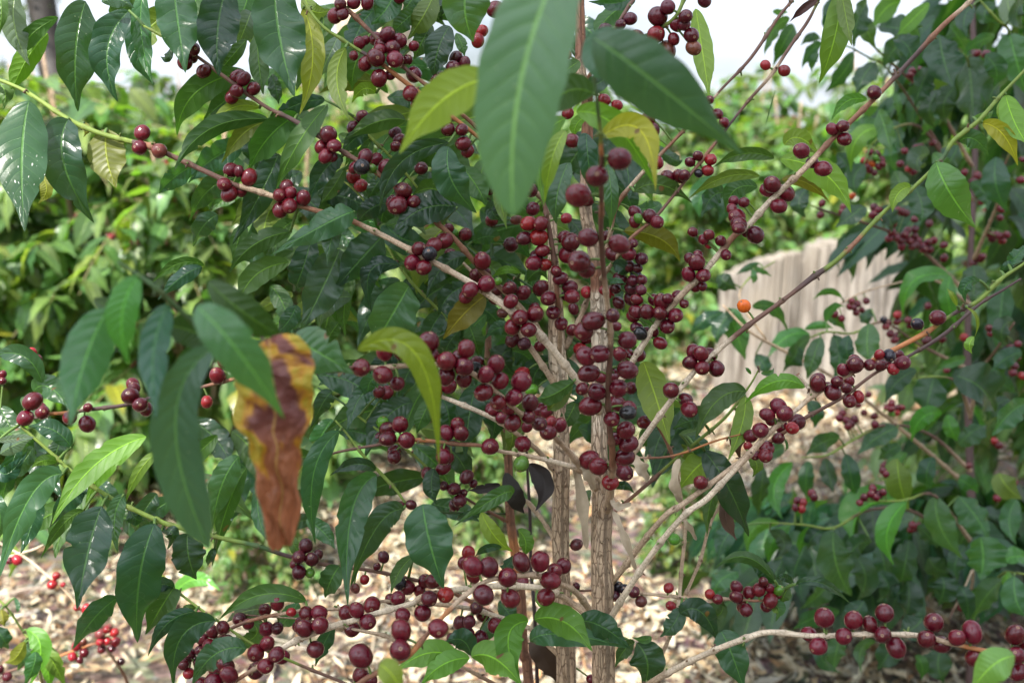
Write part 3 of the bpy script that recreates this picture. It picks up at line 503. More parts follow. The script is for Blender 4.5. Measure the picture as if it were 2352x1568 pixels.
# leaves: tile, then base x y, midrib x y, tip x y, width, colour letter [, depth]
LV = {
(0,0): """110 -50 100 180 205 455 175 S 1.02;590 10 520 350 538 772 290 D 1.0;890 75 740 350 812 705 235 D 1.0;985 -60 975 250 1055 590 140 M 1.02;1190 -150 1225 150 1278 505 300 M .98;1570 -110 1500 200 1510 530 300 D .97;
1890 -120 1925 250 2030 670 380 M .95;2090 60 2155 400 2062 795 170 Y 1.0;200 695 150 1080 172 1600 335 P .96;470 822 440 1130 650 1538 300 D .99;735 888 735 1080 802 1297 270 y 1.0;
1700 500 1350 640 1220 940 200 U 1.02;1760 560 1560 690 1400 830 150 U 1.04;1790 745 1600 745 1420 900 95 L 1.01;1850 822 1450 890 1198 1182 150 U .99;1850 842 1680 920 1525 1130 130 u 1.02;2050 790 1850 950 1715 1175 210 U 1.01;
2240 690 2050 720 1850 840 120 D 1.03;2255 722 2060 980 1900 1310 160 U 1.0;1920 1060 1810 1300 1600 1690 210 D 1.02;1680 1220 1450 1300 1305 1530 170 D 1.03;2360 1080 2230 1180 2120 1410 160 D 1.02;2380 1150 2290 1300 2210 1400 110 U 1.04;
1730 80 1690 190 1630 335 160 S 1.05;1770 230 1785 450 1815 655 145 U 1.03;1700 270 1590 400 1500 500 110 U 1.03;700 15 810 -5 925 60 120 S .98;400 120 200 260 150 420 120 U 1.03;330 230 180 420 55 700 165 V 1.05;1870 520 1905 620 1920 720 100 D 1.04;
935 60 940 350 1065 590 140 D 1.04;280 1200 320 1310 260 1405 90 y 1.03;575 845 600 890 575 945 44 y 1.02;1335 -80 1345 100 1288 290 140 U 1.03;1720 -80 1690 40 1640 140 190 U 1.06;2100 -40 2160 80 2300 60 130 L 1.06;2200 60 2230 150 2200 330 130 U 1.07;-20 -80 10 60 -10 260 90 U 1.0;1500 1480 1400 1560 1330 1700 150 D 1.06;-60 560 30 620 20 760 130 U 1.04;1180 330 1150 400 1105 390 60 D 1.0;2330 250 2260 400 2200 540 130 S 1.05""",
(1,0): """370 -60 310 60 205 172 190 M 1.0;540 50 430 150 335 240 140 D 1.02;640 -40 560 120 455 275 180 u 1.02;890 -200 850 50 912 292 345 M .93;745 180 665 350 640 545 200 D 1.0;620 170 550 300 500 410 130 U 1.03;790 230 830 310 848 392 85 U 1.03;200 220 100 430 75 622 170 U 1.05;
30 330 -30 560 60 832 150 L .97;240 642 150 615 70 715 95 L 1.0;445 830 250 840 10 975 160 U 1.02;190 948 90 960 -10 1090 120 D 1.03;205 960 130 1090 0 1175 110 U 1.04;740 985 400 1130 265 1485 160 D .99;740 1010 760 1240 935 1470 250 M .97;830 1150 930 1280 1000 1420 180 U 1.03;740 1360 620 1300 490 1345 150 U 1.04;
800 1425 560 1440 360 1600 240 D 1.0;320 1190 230 1290 185 1405 100 D 1.05;340 1400 200 1440 90 1570 150 D 1.05;820 940 640 970 480 1070 150 U 1.03;
1040 540 700 690 398 1065 330 F .62;1590 -400 1245 520 1186 1490 610 E .50;1745 650 1540 640 1370 870 250 f .66;1545 815 1380 1020 1400 1425 170 V .80;1545 900 1450 1100 1402 1400 120 L .79;1620 775 1900 880 2160 1280 200 V .74;1790 945 2060 900 2165 1320 190 Y .72;1690 920 1700 1090 1745 1400 150 D .95;
1880 190 1760 400 1990 560 220 X .60;1565 1120 1490 1330 1480 1545 185 M .9;1830 1130 1860 1350 1850 1590 110 M .95;1990 10 1830 130 1745 265 150 U 1.05;1850 520 1740 590 1640 610 130 D 1.02;2020 1320 2200 1275 2420 1400 140 U 1.0;1080 1290 1100 1400 1140 1580 95 L 1.04;1060 1400 1040 1460 1110 1525 110 D 1.05;1520 -20 1600 60 1640 110 160 M 1.05;1640 420 1560 480 1490 540 110 U .9;
900 -60 760 60 640 140 190 U 1.07;520 -60 470 20 420 80 180 M 1.05;2000 -40 1900 20 1700 10 140 D 1.03;2160 1000 2290 1100 2351 1100 90 D 1.1;1000 1100 960 1250 1000 1400 160 U 1.09;600 1180 560 1280 440 1330 160 D 1.09;2200 1400 2120 1440 2000 1420 120 M 1.1;1700 800 1620 860 1610 960 90 V 1.0;640 1230 690 1330 800 1420 130 D 1.05;300 1560 400 1540 500 1568 90 U 1.05;-20 930 60 1010 20 1150 100 U 1.07;700 -60 640 60 720 180 150 D 1.07""",
(2,0): """-620 260 -200 560 425 1075 470 X .56;90 60 140 380 185 680 150 L 1.04;1095 -70 1050 250 938 578 190 L .99;1090 -70 1125 120 1165 318 115 u .97;930 -5 840 55 735 155 62 j .98;1270 690 1130 700 1022 835 90 V 1.06;700 1000 800 950 935 1055 130 L 1.02;630 1092 420 1060 205 1155 95 U 1.0;530 1215 280 1225 40 1372 90 u 1.0;
670 1095 980 1200 1162 1472 200 L 1.01;680 1240 850 1260 1012 1395 90 y 1.02;515 1290 360 1310 295 1470 150 U 1.04;290 1330 200 1360 130 1500 150 D 1.08;1572 1285 1480 1340 1445 1465 105 L .97;1745 1115 1850 1340 2020 1570 270 W .96;1905 975 2010 960 2110 1080 140 M .98;2065 850 2210 930 2310 1145 130 Y .97;2225 655 2290 850 2390 1010 160 V .97;
2205 680 2230 800 2300 900 110 L .99;2000 810 2090 800 2140 760 60 g .98;640 620 600 760 560 900 10 U 1.1""",
(0,1): """960 335 840 600 890 950 230 Q .55;745 560 590 900 480 1375 330 R .57;1165 530 1060 850 1080 1325 215 X .56;1490 820 1210 1330 1440 2205 345 Z .58;1350 540 1640 850 1960 1320 330 R .52;1430 370 1700 600 1995 775 240 f .60;1490 800 1280 700 1110 680 230 f .60;1480 820 1300 880 1180 1050 110 f .62;640 500 760 560 800 640 120 f .60;
2010 760 2180 850 2440 1010 330 R .70;1860 760 1880 1200 1960 2200 590 # .60;1405 262 1230 250 1045 385 85 U .99;1395 272 1250 340 1085 500 115 D .98;2000 30 1750 120 1578 315 160 U 1.0;1990 240 1760 330 1635 550 175 U 1.01;2440 -110 2250 -30 1865 190 200 M .96;2360 -70 2290 60 2255 265 130 M .97;
2150 60 2080 300 2020 440 200 D 1.01;2340 150 2230 400 2065 730 280 H 1.0;2420 480 2260 520 2200 700 170 S 1.03;2040 530 1990 640 1885 750 130 D 1.03;290 1070 150 880 -90 900 150 M 1.05;230 1128 340 1100 500 1270 180 M 1.06;2290 1130 2230 1200 2140 1380 130 D 1.0;-20 1470 120 1450 240 1442 60 S .98;490 1510 360 1390 190 1370 150 D 1.0;
2340 1400 2160 1700 2175 2190 175 M .99;1500 1430 1360 1560 1300 1640 120 U 1.06;2240 800 2300 700 2351 640 110 U 1.03;1690 -20 1640 90 1608 260 120 U 1.03;0 1560 90 1500 230 1450 110 S 1.0""",
(0,2): """430 130 200 300 -20 880 230 M .98;130 -80 60 130 0 360 130 D 1.03;1010 -130 640 80 355 480 175 V 1.0;1000 -120 740 60 590 345 150 V 1.02;700 350 610 650 530 1065 325 D .97;1065 470 960 850 948 1290 330 D .97;855 265 790 430 812 670 130 M 1.0;1100 -30 960 110 855 350 85 L 1.0;575 380 430 480 278 715 90 U 1.0;580 240 470 320 340 500 150 D 1.04;1290 540 1300 700 1355 855 240 D 1.0;
1650 5 1530 200 1458 510 190 M 1.0;1700 85 1570 350 1460 770 140 U 1.02;1790 180 1780 400 1850 595 105 M 1.02;810 980 650 1120 498 1335 170 D .98;1345 1078 1150 1160 1018 1388 110 D .98;1485 1138 1250 1250 1195 1590 220 D .96;1195 915 1120 1030 1000 1235 180 U 1.0;1200 910 1090 890 990 960 110 D 1.0;2110 1005 1800 960 1510 1130 130 U 1.0;
1850 1070 1700 1070 1560 1150 130 S 1.03;1700 1330 1480 1370 1320 1590 200 M .94;2300 1180 2230 1300 2172 1452 120 D 1.02;400 48 300 35 213 92 85 V 1.0;270 290 220 470 140 680 130 D 1.03;-20 60 60 120 200 -60 120 D 1.02;1115 520 1190 540 1150 650 100 D 1.0;900 360 930 430 1000 450 110 D 1.02;1700 1130 1760 1240 1540 1340 130 U 1.03;1370 1050 1290 1050 1260 1070 50 U 1.0;
1300 -60 1200 20 1120 180 110 M 1.04;230 -60 150 60 60 180 130 D 1.05;2340 760 2280 860 2240 980 160 U 1.02;1480 640 1450 700 1430 760 60 D 1.02;2050 1010 1990 1110 1900 1200 130 M 1.04;700 60 620 180 500 300 150 D 1.05;-60 250 0 420 -30 620 110 M 1.03;420 -120 380 0 330 130 130 D 1.06;2000 540 2040 640 2100 700 80 U 1.06""",
(1,2): """245 135 70 400 45 1045 240 M .96;430 370 240 500 60 910 200 D .99;560 335 610 600 705 915 345 M .96;235 105 100 60 -80 140 100 D 1.0;500 690 400 800 340 955 100 U 1.02;640 90 620 210 655 335 130 D 1.03;1190 255 1060 290 780 485 120 N 1.0;965 390 1060 560 1180 660 130 L 1.04;1215 510 1270 600 1250 710 120 V 1.06;
1290 60 1400 200 1335 385 160 K 1.04;1130 120 1200 290 1262 400 140 K 1.06;1095 200 980 230 875 240 70 K 1.05;1105 635 1000 640 918 700 60 D 1.03;1180 690 1140 760 1090 760 90 D 1.05;1330 1130 1540 1150 1730 1350 230 V .93;1300 1280 1520 1230 1990 1330 170 M .95;1640 1140 1800 1180 1995 1335 190 D .96;1290 1140 1150 1260 1245 1590 210 V .93;
895 1380 830 1270 705 1295 160 D .95;805 1410 600 1360 360 1500 190 V .93;885 1395 700 1440 540 1590 170 V .92;895 1388 1060 1400 1245 1590 240 V .92;2340 1045 2290 1160 2195 1250 140 D 1.0;2035 1290 2110 1430 2080 1600 260 D 1.0;2020 1290 1950 1340 1885 1460 100 U 1.02;1880 230 1950 205 2020 265 65 D 1.03;1310 1270 1400 1390 1520 1600 170 k 1.1;
260 1440 340 1500 430 1640 180 F .62;960 420 870 410 780 450 60 D 1.06;1340 1000 1400 1040 1440 1080 50 V 1.0;1080 1010 1150 1080 1200 1180 150 D 1.15;960 1290 1040 1160 1100 1120 120 D 1.15;1720 240 1690 290 1720 350 60 S 1.1;1200 1100 1180 1200 1300 1300 120 D 1.15;2130 1240 2090 1270 2000 1250 60 U 1.0""",
(1,1): """110 850 520 880 672 1640 205 q .66;285 60 150 200 -60 440 260 D 1.0;405 265 200 300 212 595 140 D 1.0;465 400 350 600 200 860 330 M .99;690 590 620 700 600 810 160 D 1.02;990 470 850 590 700 770 190 y 1.0;860 400 740 470 668 600 150 D 1.01;870 200 700 270 585 490 140 D 1.03;310 -20 430 80 620 110 230 D 1.05;1235 315 1130 290 1035 350 60 V 1.05;
1175 745 1090 690 980 775 110 M 1.04;1180 840 1110 900 1210 1030 190 D 1.08;1450 900 1330 1020 1370 1150 200 D 1.09;1600 1060 1460 1150 1345 1180 150 U 1.0;1590 1080 1480 1200 1420 1260 110 u 1.02;930 1090 880 1300 850 1590 210 D 1.04;700 1180 740 1300 740 1460 140 D 1.05;490 1200 300 1320 160 1590 210 D 1.05;
210 1100 110 1200 40 1410 130 D 1.02;300 1050 200 1060 190 1200 140 M 1.02;2080 920 2170 1180 2265 1500 240 L 1.04;1945 25 2200 80 2335 240 170 y 1.03;1840 380 1900 365 1965 395 44 M 1.0;1870 250 1940 280 1960 340 110 D 1.02;1560 900 1650 1130 1600 1200 140 D 1.08;1620 1190 1570 1300 1500 1400 130 U 1.07;880 670 920 780 950 880 140 U 1.06;
820 700 740 800 720 880 120 D 1.06;1000 250 1080 330 1100 450 130 U 1.08;60 430 20 560 30 760 110 U 1.04;640 1150 560 1300 520 1420 130 U 1.05;1130 850 1250 870 1330 960 180 D 1.1;900 100 1020 60 1120 100 120 D 1.1;1000 600 900 700 880 800 130 U 1.08;1560 -60 1640 40 1560 120 130 D 1.1;1280 370 1360 300 1420 360 130 U 1.1;1240 450 1300 540 1270 640 160 U 1.1;1700 900 1800 960 1860 1080 120 D 1.12;1000 1100 1060 1300 1020 1500 180 D 1.1;650 1200 690 1330 680 1480 120 D 1.1;1120 1350 1180 1440 1130 1568 110 u 1.08;760 340 700 300 610 330 130 D 1.08;450 350 470 440 560 500 80 D 1.07""",
(2,1): """845 1100 640 1060 425 1215 125 V 1.0;440 1130 240 1190 85 1460 180 U .99;430 1160 410 1350 310 1610 140 L 1.02;140 1345 50 1330 -70 1390 120 D 1.02;540 1000 600 1000 628 965 40 M 1.0;470 1010 450 980 430 965 26 M 1.0;2045 365 1950 400 1950 515 95 M .94;1890 540 1860 470 1820 420 40 L .94;1955 550 2030 630 2008 760 26 L .94;2010 750 1975 810 1995 868 75 L .93;2230 240 2300 200 2351 120 100 M .97;2190 300 2260 250 2360 230 60 M .97;
450 1320 380 1440 400 1600 120 k 1.05;20 1430 120 1500 200 1620 130 D 1.06;-20 1420 80 1400 150 1370 60 S 1.03;690 1440 720 1500 700 1540 20 M 1.0""",
(2,2): """150 -30 320 230 455 560 230 D 1.02;190 20 90 90 -30 240 210 L 1.06;270 200 190 340 170 560 100 U 1.05;310 290 300 440 375 585 110 k 1.05;440 0 510 60 480 150 100 u 1.04;635 860 430 700 212 787 95 U .99;640 880 560 790 450 750 110 D 1.01;780 885 960 880 1155 1022 75 D .99;600 1060 660 1050 640 1145 100 M 1.0;735 905 700 960 680 1030 110 U 1.01;
-20 1090 130 1080 255 1315 175 D .97;265 1210 340 1370 430 1640 230 M .96;280 1020 260 1090 210 1100 80 U 1.02;760 880 700 840 640 850 60 D 1.0;2290 1380 2130 1450 1980 1640 230 G .68;20 1010 0 1050 -20 1090 60 D 1.0""",
}
# tan dry gum leaves caught in the plant: x y x y x y w (tile 1,2)
TAN = [((1,2),1580,-40,1650,280,1690,645,85,1.02,"long tan dry leaf hanging between the two pale trunks"),((1,2),1630,30,1700,120,1740,240,80,1.0,"short tan dry leaf caught behind the top of the right trunk"),((1,2),1870,380,1950,560,2032,795,55,1.0,"thin twisted tan dry leaf hanging right of the pale trunk"),
       ((1,2),2010,20,2060,80,2112,180,95,1.0,"broad tan dry leaf tucked beside the lowest cherries of the front branch"),((1,2),1870,280,1890,350,2000,330,60,1.0,"torn tan dry leaf stuck to the side of the right trunk"),((1,2),2330,20,2300,190,2345,330,75,1.0,"curled tan dry leaf hanging from the thin grey twig"),((2,2),-10,420,40,480,95,585,45,1.02,"small tan dry leaf below the crossing pale branches")]
# shaded plant on the right: leaves (tile data) with distance about 2 m
RV = {
(2,2): """760 50 630 220 690 445 140 B;1500 300 1230 380 1188 625 190 b;1545 320 1410 520 1455 755 150 b;1040 520 1060 750 1165 970 250 M;670 470 490 510 450 695 100 B;745 480 620 600 600 770 110 B;890 510 830 570 802 685 90 B;1745 280 1780 500 1930 715 200 M;1900 280 2020 420 2110 580 200 M;2050 560 2070 700 2050 860 260 M;1785 835 1800 920 1760 1035 210 H;1550 860 1560 1000 1530 1140 170 D;
1345 620 1390 750 1395 905 150 D;1560 590 1530 760 1492 915 170 D;2200 860 2070 1000 2000 1160 160 M;2285 830 2300 1000 2370 1110 190 M;2360 700 2270 700 2185 745 130 B;980 20 1010 140 1040 258 120 D;880 40 850 170 862 308 115 M;1120 -10 1160 150 1180 305 130 D;1540 -20 1460 80 1408 192 100 B;1720 10 1680 130 1700 240 130 D;1900 160 1970 200 2040 260 120 M;850 620 790 740 755 860 210 D;1100 1230 1060 1350 1035 1500 130 M;
1330 1290 1230 1340 1235 1500 85 M;1500 1250 1420 1360 1345 1480 180 D;1780 1340 1760 1450 1800 1568 200 D;1650 1100 1600 1180 1450 1240 200 D;2240 800 2230 860 2220 950 70 b;1000 870 940 960 800 1060 130 M;1350 800 1420 920 1330 1010 150 D;1000 500 900 560 860 650 120 D;560 80 540 250 520 420 120 D;700 700 620 860 560 960 180 D;1200 700 1260 850 1200 1000 170 D;1900 900 1960 1000 1960 1180 120 D;1080 1080 900 1120 760 1200 130 M;1480 20 1500 200 1560 380 200 u;2180 120 2240 220 2340 300 180 u;2300 300 2250 450 2300 620 150 M;1000 1280 960 1400 1100 1500 100 D;420 480 300 560 240 740 150 D;380 800 260 860 220 960 140 M;
1620 480 1700 560 1760 640 120 H;1300 600 1180 640 1120 820 140 D;1700 700 1750 780 1850 800 160 D;1250 1000 1180 1100 1100 1180 150 D;2080 880 2120 1000 2080 1120 120 D;600 520 700 600 640 720 110 D;1950 620 1880 740 1900 860 130 D;1600 1380 1650 1450 1640 1550 100 U;1550 900 1480 960 1440 1080 120 D""",
(2,1): """1040 740 1080 890 1040 1060 135 D;950 755 900 900 855 1045 130 M;880 735 720 750 588 895 125 B;1285 660 1270 800 1290 935 170 M;1840 330 1590 370 1515 630 120 B;1845 325 1830 500 1895 680 120 B;2210 400 2190 600 2160 830 175 D;2000 260 2010 380 1990 520 180 D;1735 1030 1700 1150 1670 1300 230 D;1880 1020 2060 1110 2150 1270 270 D;2050 990 2180 1060 2315 1155 130 D;1610 980 1470 1070 1400 1210 130 D;1785 1285 1650 1310 1575 1480 130 B;
1820 1285 1850 1390 1895 1475 110 B;2360 1210 2240 1290 2130 1440 160 M;1950 900 1850 930 1750 975 80 B;320 555 370 720 432 915 175 M;480 550 620 560 725 715 90 M;290 590 150 640 55 750 110 D;530 245 450 275 365 325 50 M;490 280 550 300 615 338 40 M;470 290 490 340 480 385 50 M;1095 485 1000 440 895 500 50 B;990 650 1030 560 1125 545 65 M;990 630 1060 640 1128 720 75 M;880 750 780 850 690 1000 100 D;1150 740 1130 850 1180 930 110 D;
500 880 560 940 580 1030 110 D;840 700 950 670 1040 700 60 B;860 1190 920 1280 900 1380 110 D;1300 560 1260 620 1290 680 90 D;1480 1380 1350 1440 1200 1568 150 M;1900 1500 2000 1400 2100 1360 140 M;2250 1180 2140 1240 2100 1330 130 D;1500 1500 1420 1540 1350 1600 100 M;1080 1450 960 1480 850 1568 130 D;350 580 260 680 240 800 120 D;240 330 300 380 380 430 130 D;800 820 760 900 700 960 130 D;2280 640 2200 700 2220 820 130 D;700 1500 620 1540 520 1568 120 D;2340 860 2230 900 2120 1000 130 D""",
(2,0): """1330 430 1250 520 1200 650 150 D;1180 360 1110 500 978 640 115 U;1770 240 1800 420 1870 610 260 D;1965 400 1990 620 2000 860 235 H;2250 230 2300 420 2370 660 240 M;2150 260 2040 290 1925 375 90 M;1270 30 1200 150 1180 330 150 D;1500 20 1400 60 1290 230 150 V;1640 130 1600 180 1640 260 110 M;1700 20 1560 160 1480 240 110 V;1350 180 1500 200 1640 220 160 D;1560 280 1450 350 1390 480 160 D;1700 480 1640 600 1600 740 160 D;1880 600 1800 720 1830 860 170 D;
1350 760 1400 900 1440 1080 130 M;1440 830 1470 980 1420 1100 110 D;1370 880 1200 960 1160 1190 140 V;1350 860 1240 900 1100 1000 140 M;740 130 620 220 565 390 90 M;770 180 700 290 620 460 120 U;945 270 880 260 810 320 70 D;960 310 880 360 820 480 90 D;940 370 900 420 890 500 60 D;1250 1130 1180 1230 1200 1340 150 D;1700 1060 1620 1100 1640 1190 150 S;1720 1060 1790 1130 1810 1200 110 M;1600 1290 1650 1420 1640 1550 170 D;2160 1080 2160 1280 2240 1460 190 D;
1530 1000 1430 1060 1500 1220 100 M;1060 1060 1130 1150 1080 1230 130 D;2000 40 1940 130 1960 260 130 D;2150 20 2080 100 2180 160 120 D;2240 -20 2260 100 2340 200 140 S;2351 20 2300 100 2351 200 120 D;1450 1180 1500 1290 1460 1400 130 M;350 1290 150 1330 120 1500 210 M;230 1290 300 1400 240 1540 200 D;860 1300 800 1400 850 1500 130 D;1060 -20 1020 120 1040 300 110 D;2050 640 2200 760 2260 900 140 D;1450 640 1480 720 1480 800 60 M;620 80 680 90 725 85 50 M;1250 1420 1170 1480 1050 1568 140 D;1980 1260 2080 1330 2100 1450 120 D;1340 1440 1420 1500 1440 1600 130 D;1900 1000 1850 1100 1790 1180 150 D;1650 730 1700 830 1640 930 110 M;1760 620 1700 760 1740 880 120 D;
1480 270 1560 340 1620 500 150 D;2080 380 2160 480 2140 600 150 D;1840 180 1900 260 1960 380 150 D;2240 560 2140 620 2120 760 150 D;1180 100 1260 200 1330 330 130 U""",
}
RCH = {(2,0): "1580 490 26,1610 510 26,1565 520 24,1600 545 26,1625 480 22,1250 1110 26r,1290 1050 24,1340 1060 22,1370 1100 24,1300 1130 26o,1350 1150 24,1290 1170 24,1330 1090 22g,1270 1150 22,1380 1130 22,1320 1190 22,1500 1130 26,1530 1040 24,1560 1160 26r,1590 1180 26,1580 1140 24,1610 1020 26,1720 985 26,1640 1010 24,1940 1190 26,2030 1210 26,2060 1300 28,2100 1330 28,2040 1340 28,2080 1370 26,2110 1360 26,2150 1350 26,2000 1250 26,2060 1390 26,960 1400 26,950 1480 26,1110 1430 26,1100 1460 26,1320 1430 28,1350 1450 28,1310 1480 28,1360 1490 26,1480 1450 26,1510 1460 26,1450 1540 26,1600 1510 24,1700 1540 24,2110 1210 24,2190 1440 26,2185 1500 24,2090 375 30,1880 330 26,2030 370 24,2330 1240 26,2340 1100 22,1170 1350 22o,1420 1470 26,1540 1470 24,1400 1500 24",
(2,1): "1440 30 28,1470 70 28,1420 75 26,1500 90 28,1530 50 28,1560 90 28,1590 60 28,1620 90 28,1600 120 28,1650 130 28,1700 150 28,1690 100 26,1730 90 26,1800 120 26,1800 210 28,1660 150 28,1580 130 26,1510 130 26,1550 20 26,1600 10 26,2060 200 26,2050 220 24,2005 245 26,2130 80 24,2160 50 26,2190 60 26,2230 50 26,2120 50 24,2200 90 26r,1165 505 22,1150 545 22,1205 525 22,1195 585 22,1235 567 20,1265 505 22,1180 550 22,1045 595 26,1095 625 24,1385 635 24k,1415 655 24,1480 600 26r,1477 645 26,1400 680 26,1430 730 26,1470 750 26,1460 775 24,1555 640 28,1570 670 26,1690 540 24,1690 770 26,1670 780 24,1790 770 24,1940 755 26r,2110 690 24,2120 730 22,2220 840 24k,2260 830 26,2300 890 26,2185 950 24,2285 950 26,2275 1000 26,2340 1020 26r,2310 800 24,1410 1240 24,1440 1210 24,1440 1250 24,1480 1240 24,1510 1240 24,1440 1280 20g,1480 1275 20r,1080 1310 26,1100 1280 26,1130 1330 28,1160 1350 26,1185 1320 26,1140 1370 26,1320 1300 24,1325 1355 26,1250 1275 22,1280 1150 22,1210 1220 22,2150 1470 26r,2180 1500 26,1820 980 22",
(2,2): "1390 70 26,1420 80 26,1380 105 26,1400 130 24,1495 80 24,1310 225 26,1300 265 28,1250 290 28,1220 325 24,1350 270 28,1380 255 26,1335 290 24,890 260 28,905 290 26,790 310 26,830 325 26r,820 370 26r,775 360 24,2280 185 28,2225 240 26,2165 295 24,1585 480 26,1600 500 26,1620 480 24,1575 510 24,1980 990 26,1950 1010 28,1970 1030 26,1920 1050 26,2020 940 26,1900 980 24,2250 385 22r,1970 70 24,2190 1470 18"}
# ================================================================== builders
def tile_xy(t, x, y): return 784.0 * t[0] + x / 3.0, 522.7 * t[1] + y / 3.0

LC = {  # letter: (upper side, underside, seen from below, fold, wave, roll spread)
 'S': ((.060, .100, .070), (.11, .17, .05), 0, .10, .03, .3), 'D': ((.013, .041, .022), (.07, .14, .03), 0, .12, .080, .35),  # S: pale sheen of a dark leaf put into its upper-side colour
 'M': ((.027, .080, .032), (.09, .17, .03), 0, .10, .080, .30), 'P': ((.035, .085, .035), (.09, .17, .03), 0, .06, .03, .1),
 'U': ((.03, .09, .03), (.036, .088, .016), 1, .15, .055, .35), 'u': ((.04, .1, .03), (.075, .115, .018), 1, .15, .035, .3),
 'V': ((.05, .16, .03), (.075, .185, .018), 1, .15, .04, .3), 'L': ((.06, .15, .03), (.125, .200, .028), 1, .15, .03, .2),
 'Y': ((.10, .14, .02), (.215, .205, .018), 1, .15, .06, .2), 'y': ((.10, .12, .02), (.120, .118, .012), 1, .15, .04, .2),
 'E': ((.080, .145, .098), (.1, .2, .04), 0, .10, .008, .0), 'X': ((.034, .085, .055), (.07, .14, .03), 0, .14, .02, .1),
 'R': ((.036, .115, .040), (.09, .17, .03), 0, .22, .02, .15), 'Q': ((.045, .16, .03), (.14, .22, .03), 0, .25, .02, .2),
 'Z': ((.04, .095, .055), (.10, .17, .03), 0, .45, .02, .35), 'F': ((.06, .15, .03), (.130, .210, .022), 1, .12, .02, .1),
 'f': ((.03, .09, .02), (.024, .060, .008), 1, .12, .02, .2), 'G': ((.10, .24, .05), (.12, .22, .03), 0, .10, .03, .2),
 'B': ((.036, .128, .024), (.10, .2, .03), 0, .25, .06, .35), 'b': ((.045, .155, .022), (.12, .22, .03), 0, .25, .02, .2),
 'W': ((.055, .165, .030), (.10, .2, .03), 0, .30, .02, .2), 'H': ((.018, .048, .030), (.07, .14, .03), 0, .10, .09, .2),
 'g': ((.05, .12, .02), (.08, .16, .03), 0, .2, .03, .2), 'N': ((.028, .085, .022), (.09, .17, .03), 0, .10, .05, .2),
  'q': ((.125, .165, .014), (.14, .2, .02), 0, .25, .02, .1), 'j': ((.05, .02, .014), (.05, .02, .014), 0, .5, .05, .2), 'K': ((.022, .016, .013), (.022, .016, .013), 0, .25, .06, .2),
 'k': ((.085, .042, .020), (.07, .035, .02), 0, .35, .08, .3), '#': ((.4, .3, .05), (.4, .3, .05), 0, .38, .07, .0),
}
def parse(s):
    for item in s.replace('\n', ';').split(';'):
        f = item.split()
        if f: yield f
def leaf_object(parent, p0, p1, p2, w, code, rng, near=True, name='leaf', notches=None, mat=None, label=None, roll=None):
    fr, bk, flip, fold, wave, rs = LC[code]
    k = rng.uniform(.80, 1.25); hsh = np.array([rng.uniform(.85, 1.2), 1, rng.uniform(.85, 1.2)])
    fr = np.array(fr) * k * hsh; bk = np.array(bk) * k * hsh
    r = rng.uniform(-rs, rs) if roll is None else roll
    if not near: r = rng.uniform(-.75, .75)
    tw = rng.uniform(-.5, .5) * (1 if rs > .12 else .3)
    if code == '#': tw = .9; r = -.15
    nt_ = list(notches or ())
    if near and rng.random() < .45 and code not in 'E#':
        for _ in range(rng.integers(1, 3)):
            nt_.append((rng.choice([-1, 1]), rng.uniform(.3, .92), rng.uniform(.008, .03), rng.uniform(.12, .45)))
    shape = None
    if code == '#': shape = lambda u: np.interp(u, [0, .06, .2, .4, .56, .66, .74, .85, .94, .98, 1], [.15, .62, .96, 1, .90, .70, .56, .52, .44, .34, .2])
    if code == 'Z': shape = lambda u: np.interp(u, [0, .08, .3, .6, .8, .93, 1], [.1, .45, .8, 1, .92, .55, .04])
    if code in 'E': shape = lambda u: np.power(np.clip(u,0,1), .62) * np.power(np.clip(1 - u,0,1), .68) * 2.45
    V, F, U = leaf_geo(p0, p1, p2, w / max(.55, math.cos(r)), rng, roll=r, twist=tw, fold=(fold if code in 'EXRQZFfGqP' else fold + rng.uniform(0, .38)) * rng.uniform(.3, 1.3) * rng.choice([1, 1, -.5]), wave=wave,
                       curl=.75 if code == '#' else rng.uniform(0, .18), nu=44 if near else 30, nv=14 if near else 8, flip=bool(flip), notch=nt_, shape=shape)
    if code == '#':                                    # crisp, crumpled blade
        uu, vv = U[:, 0], U[:, 1]; k = np.clip((uu - .1) / .5, .15, 1)
        dz = k * (.0020 * np.sin(uu * 31 + vv * 9) + .0020 * np.sin(vv * 23 - uu * 17 + 1) + .0012 * np.sin(uu * 61 + 2 * np.sin(vv * 14)))
        dx = k * .0012 * np.sin(uu * 44 + vv * 5)
        V = V + np.stack([dx, -dz, dx * .5], 1)
    m = mat or (MAT_SCAR if code == 'P' else MAT_SICK if code == '#' else MAT_DRY if code in 'jKk' else (MAT_LEAF if near else MAT_FAR))
    me = mesh_np(name, V, F, m, fr, bk, U)
    o = place(name, me, parent, p0)
    if label: o['label'] = label
    return o

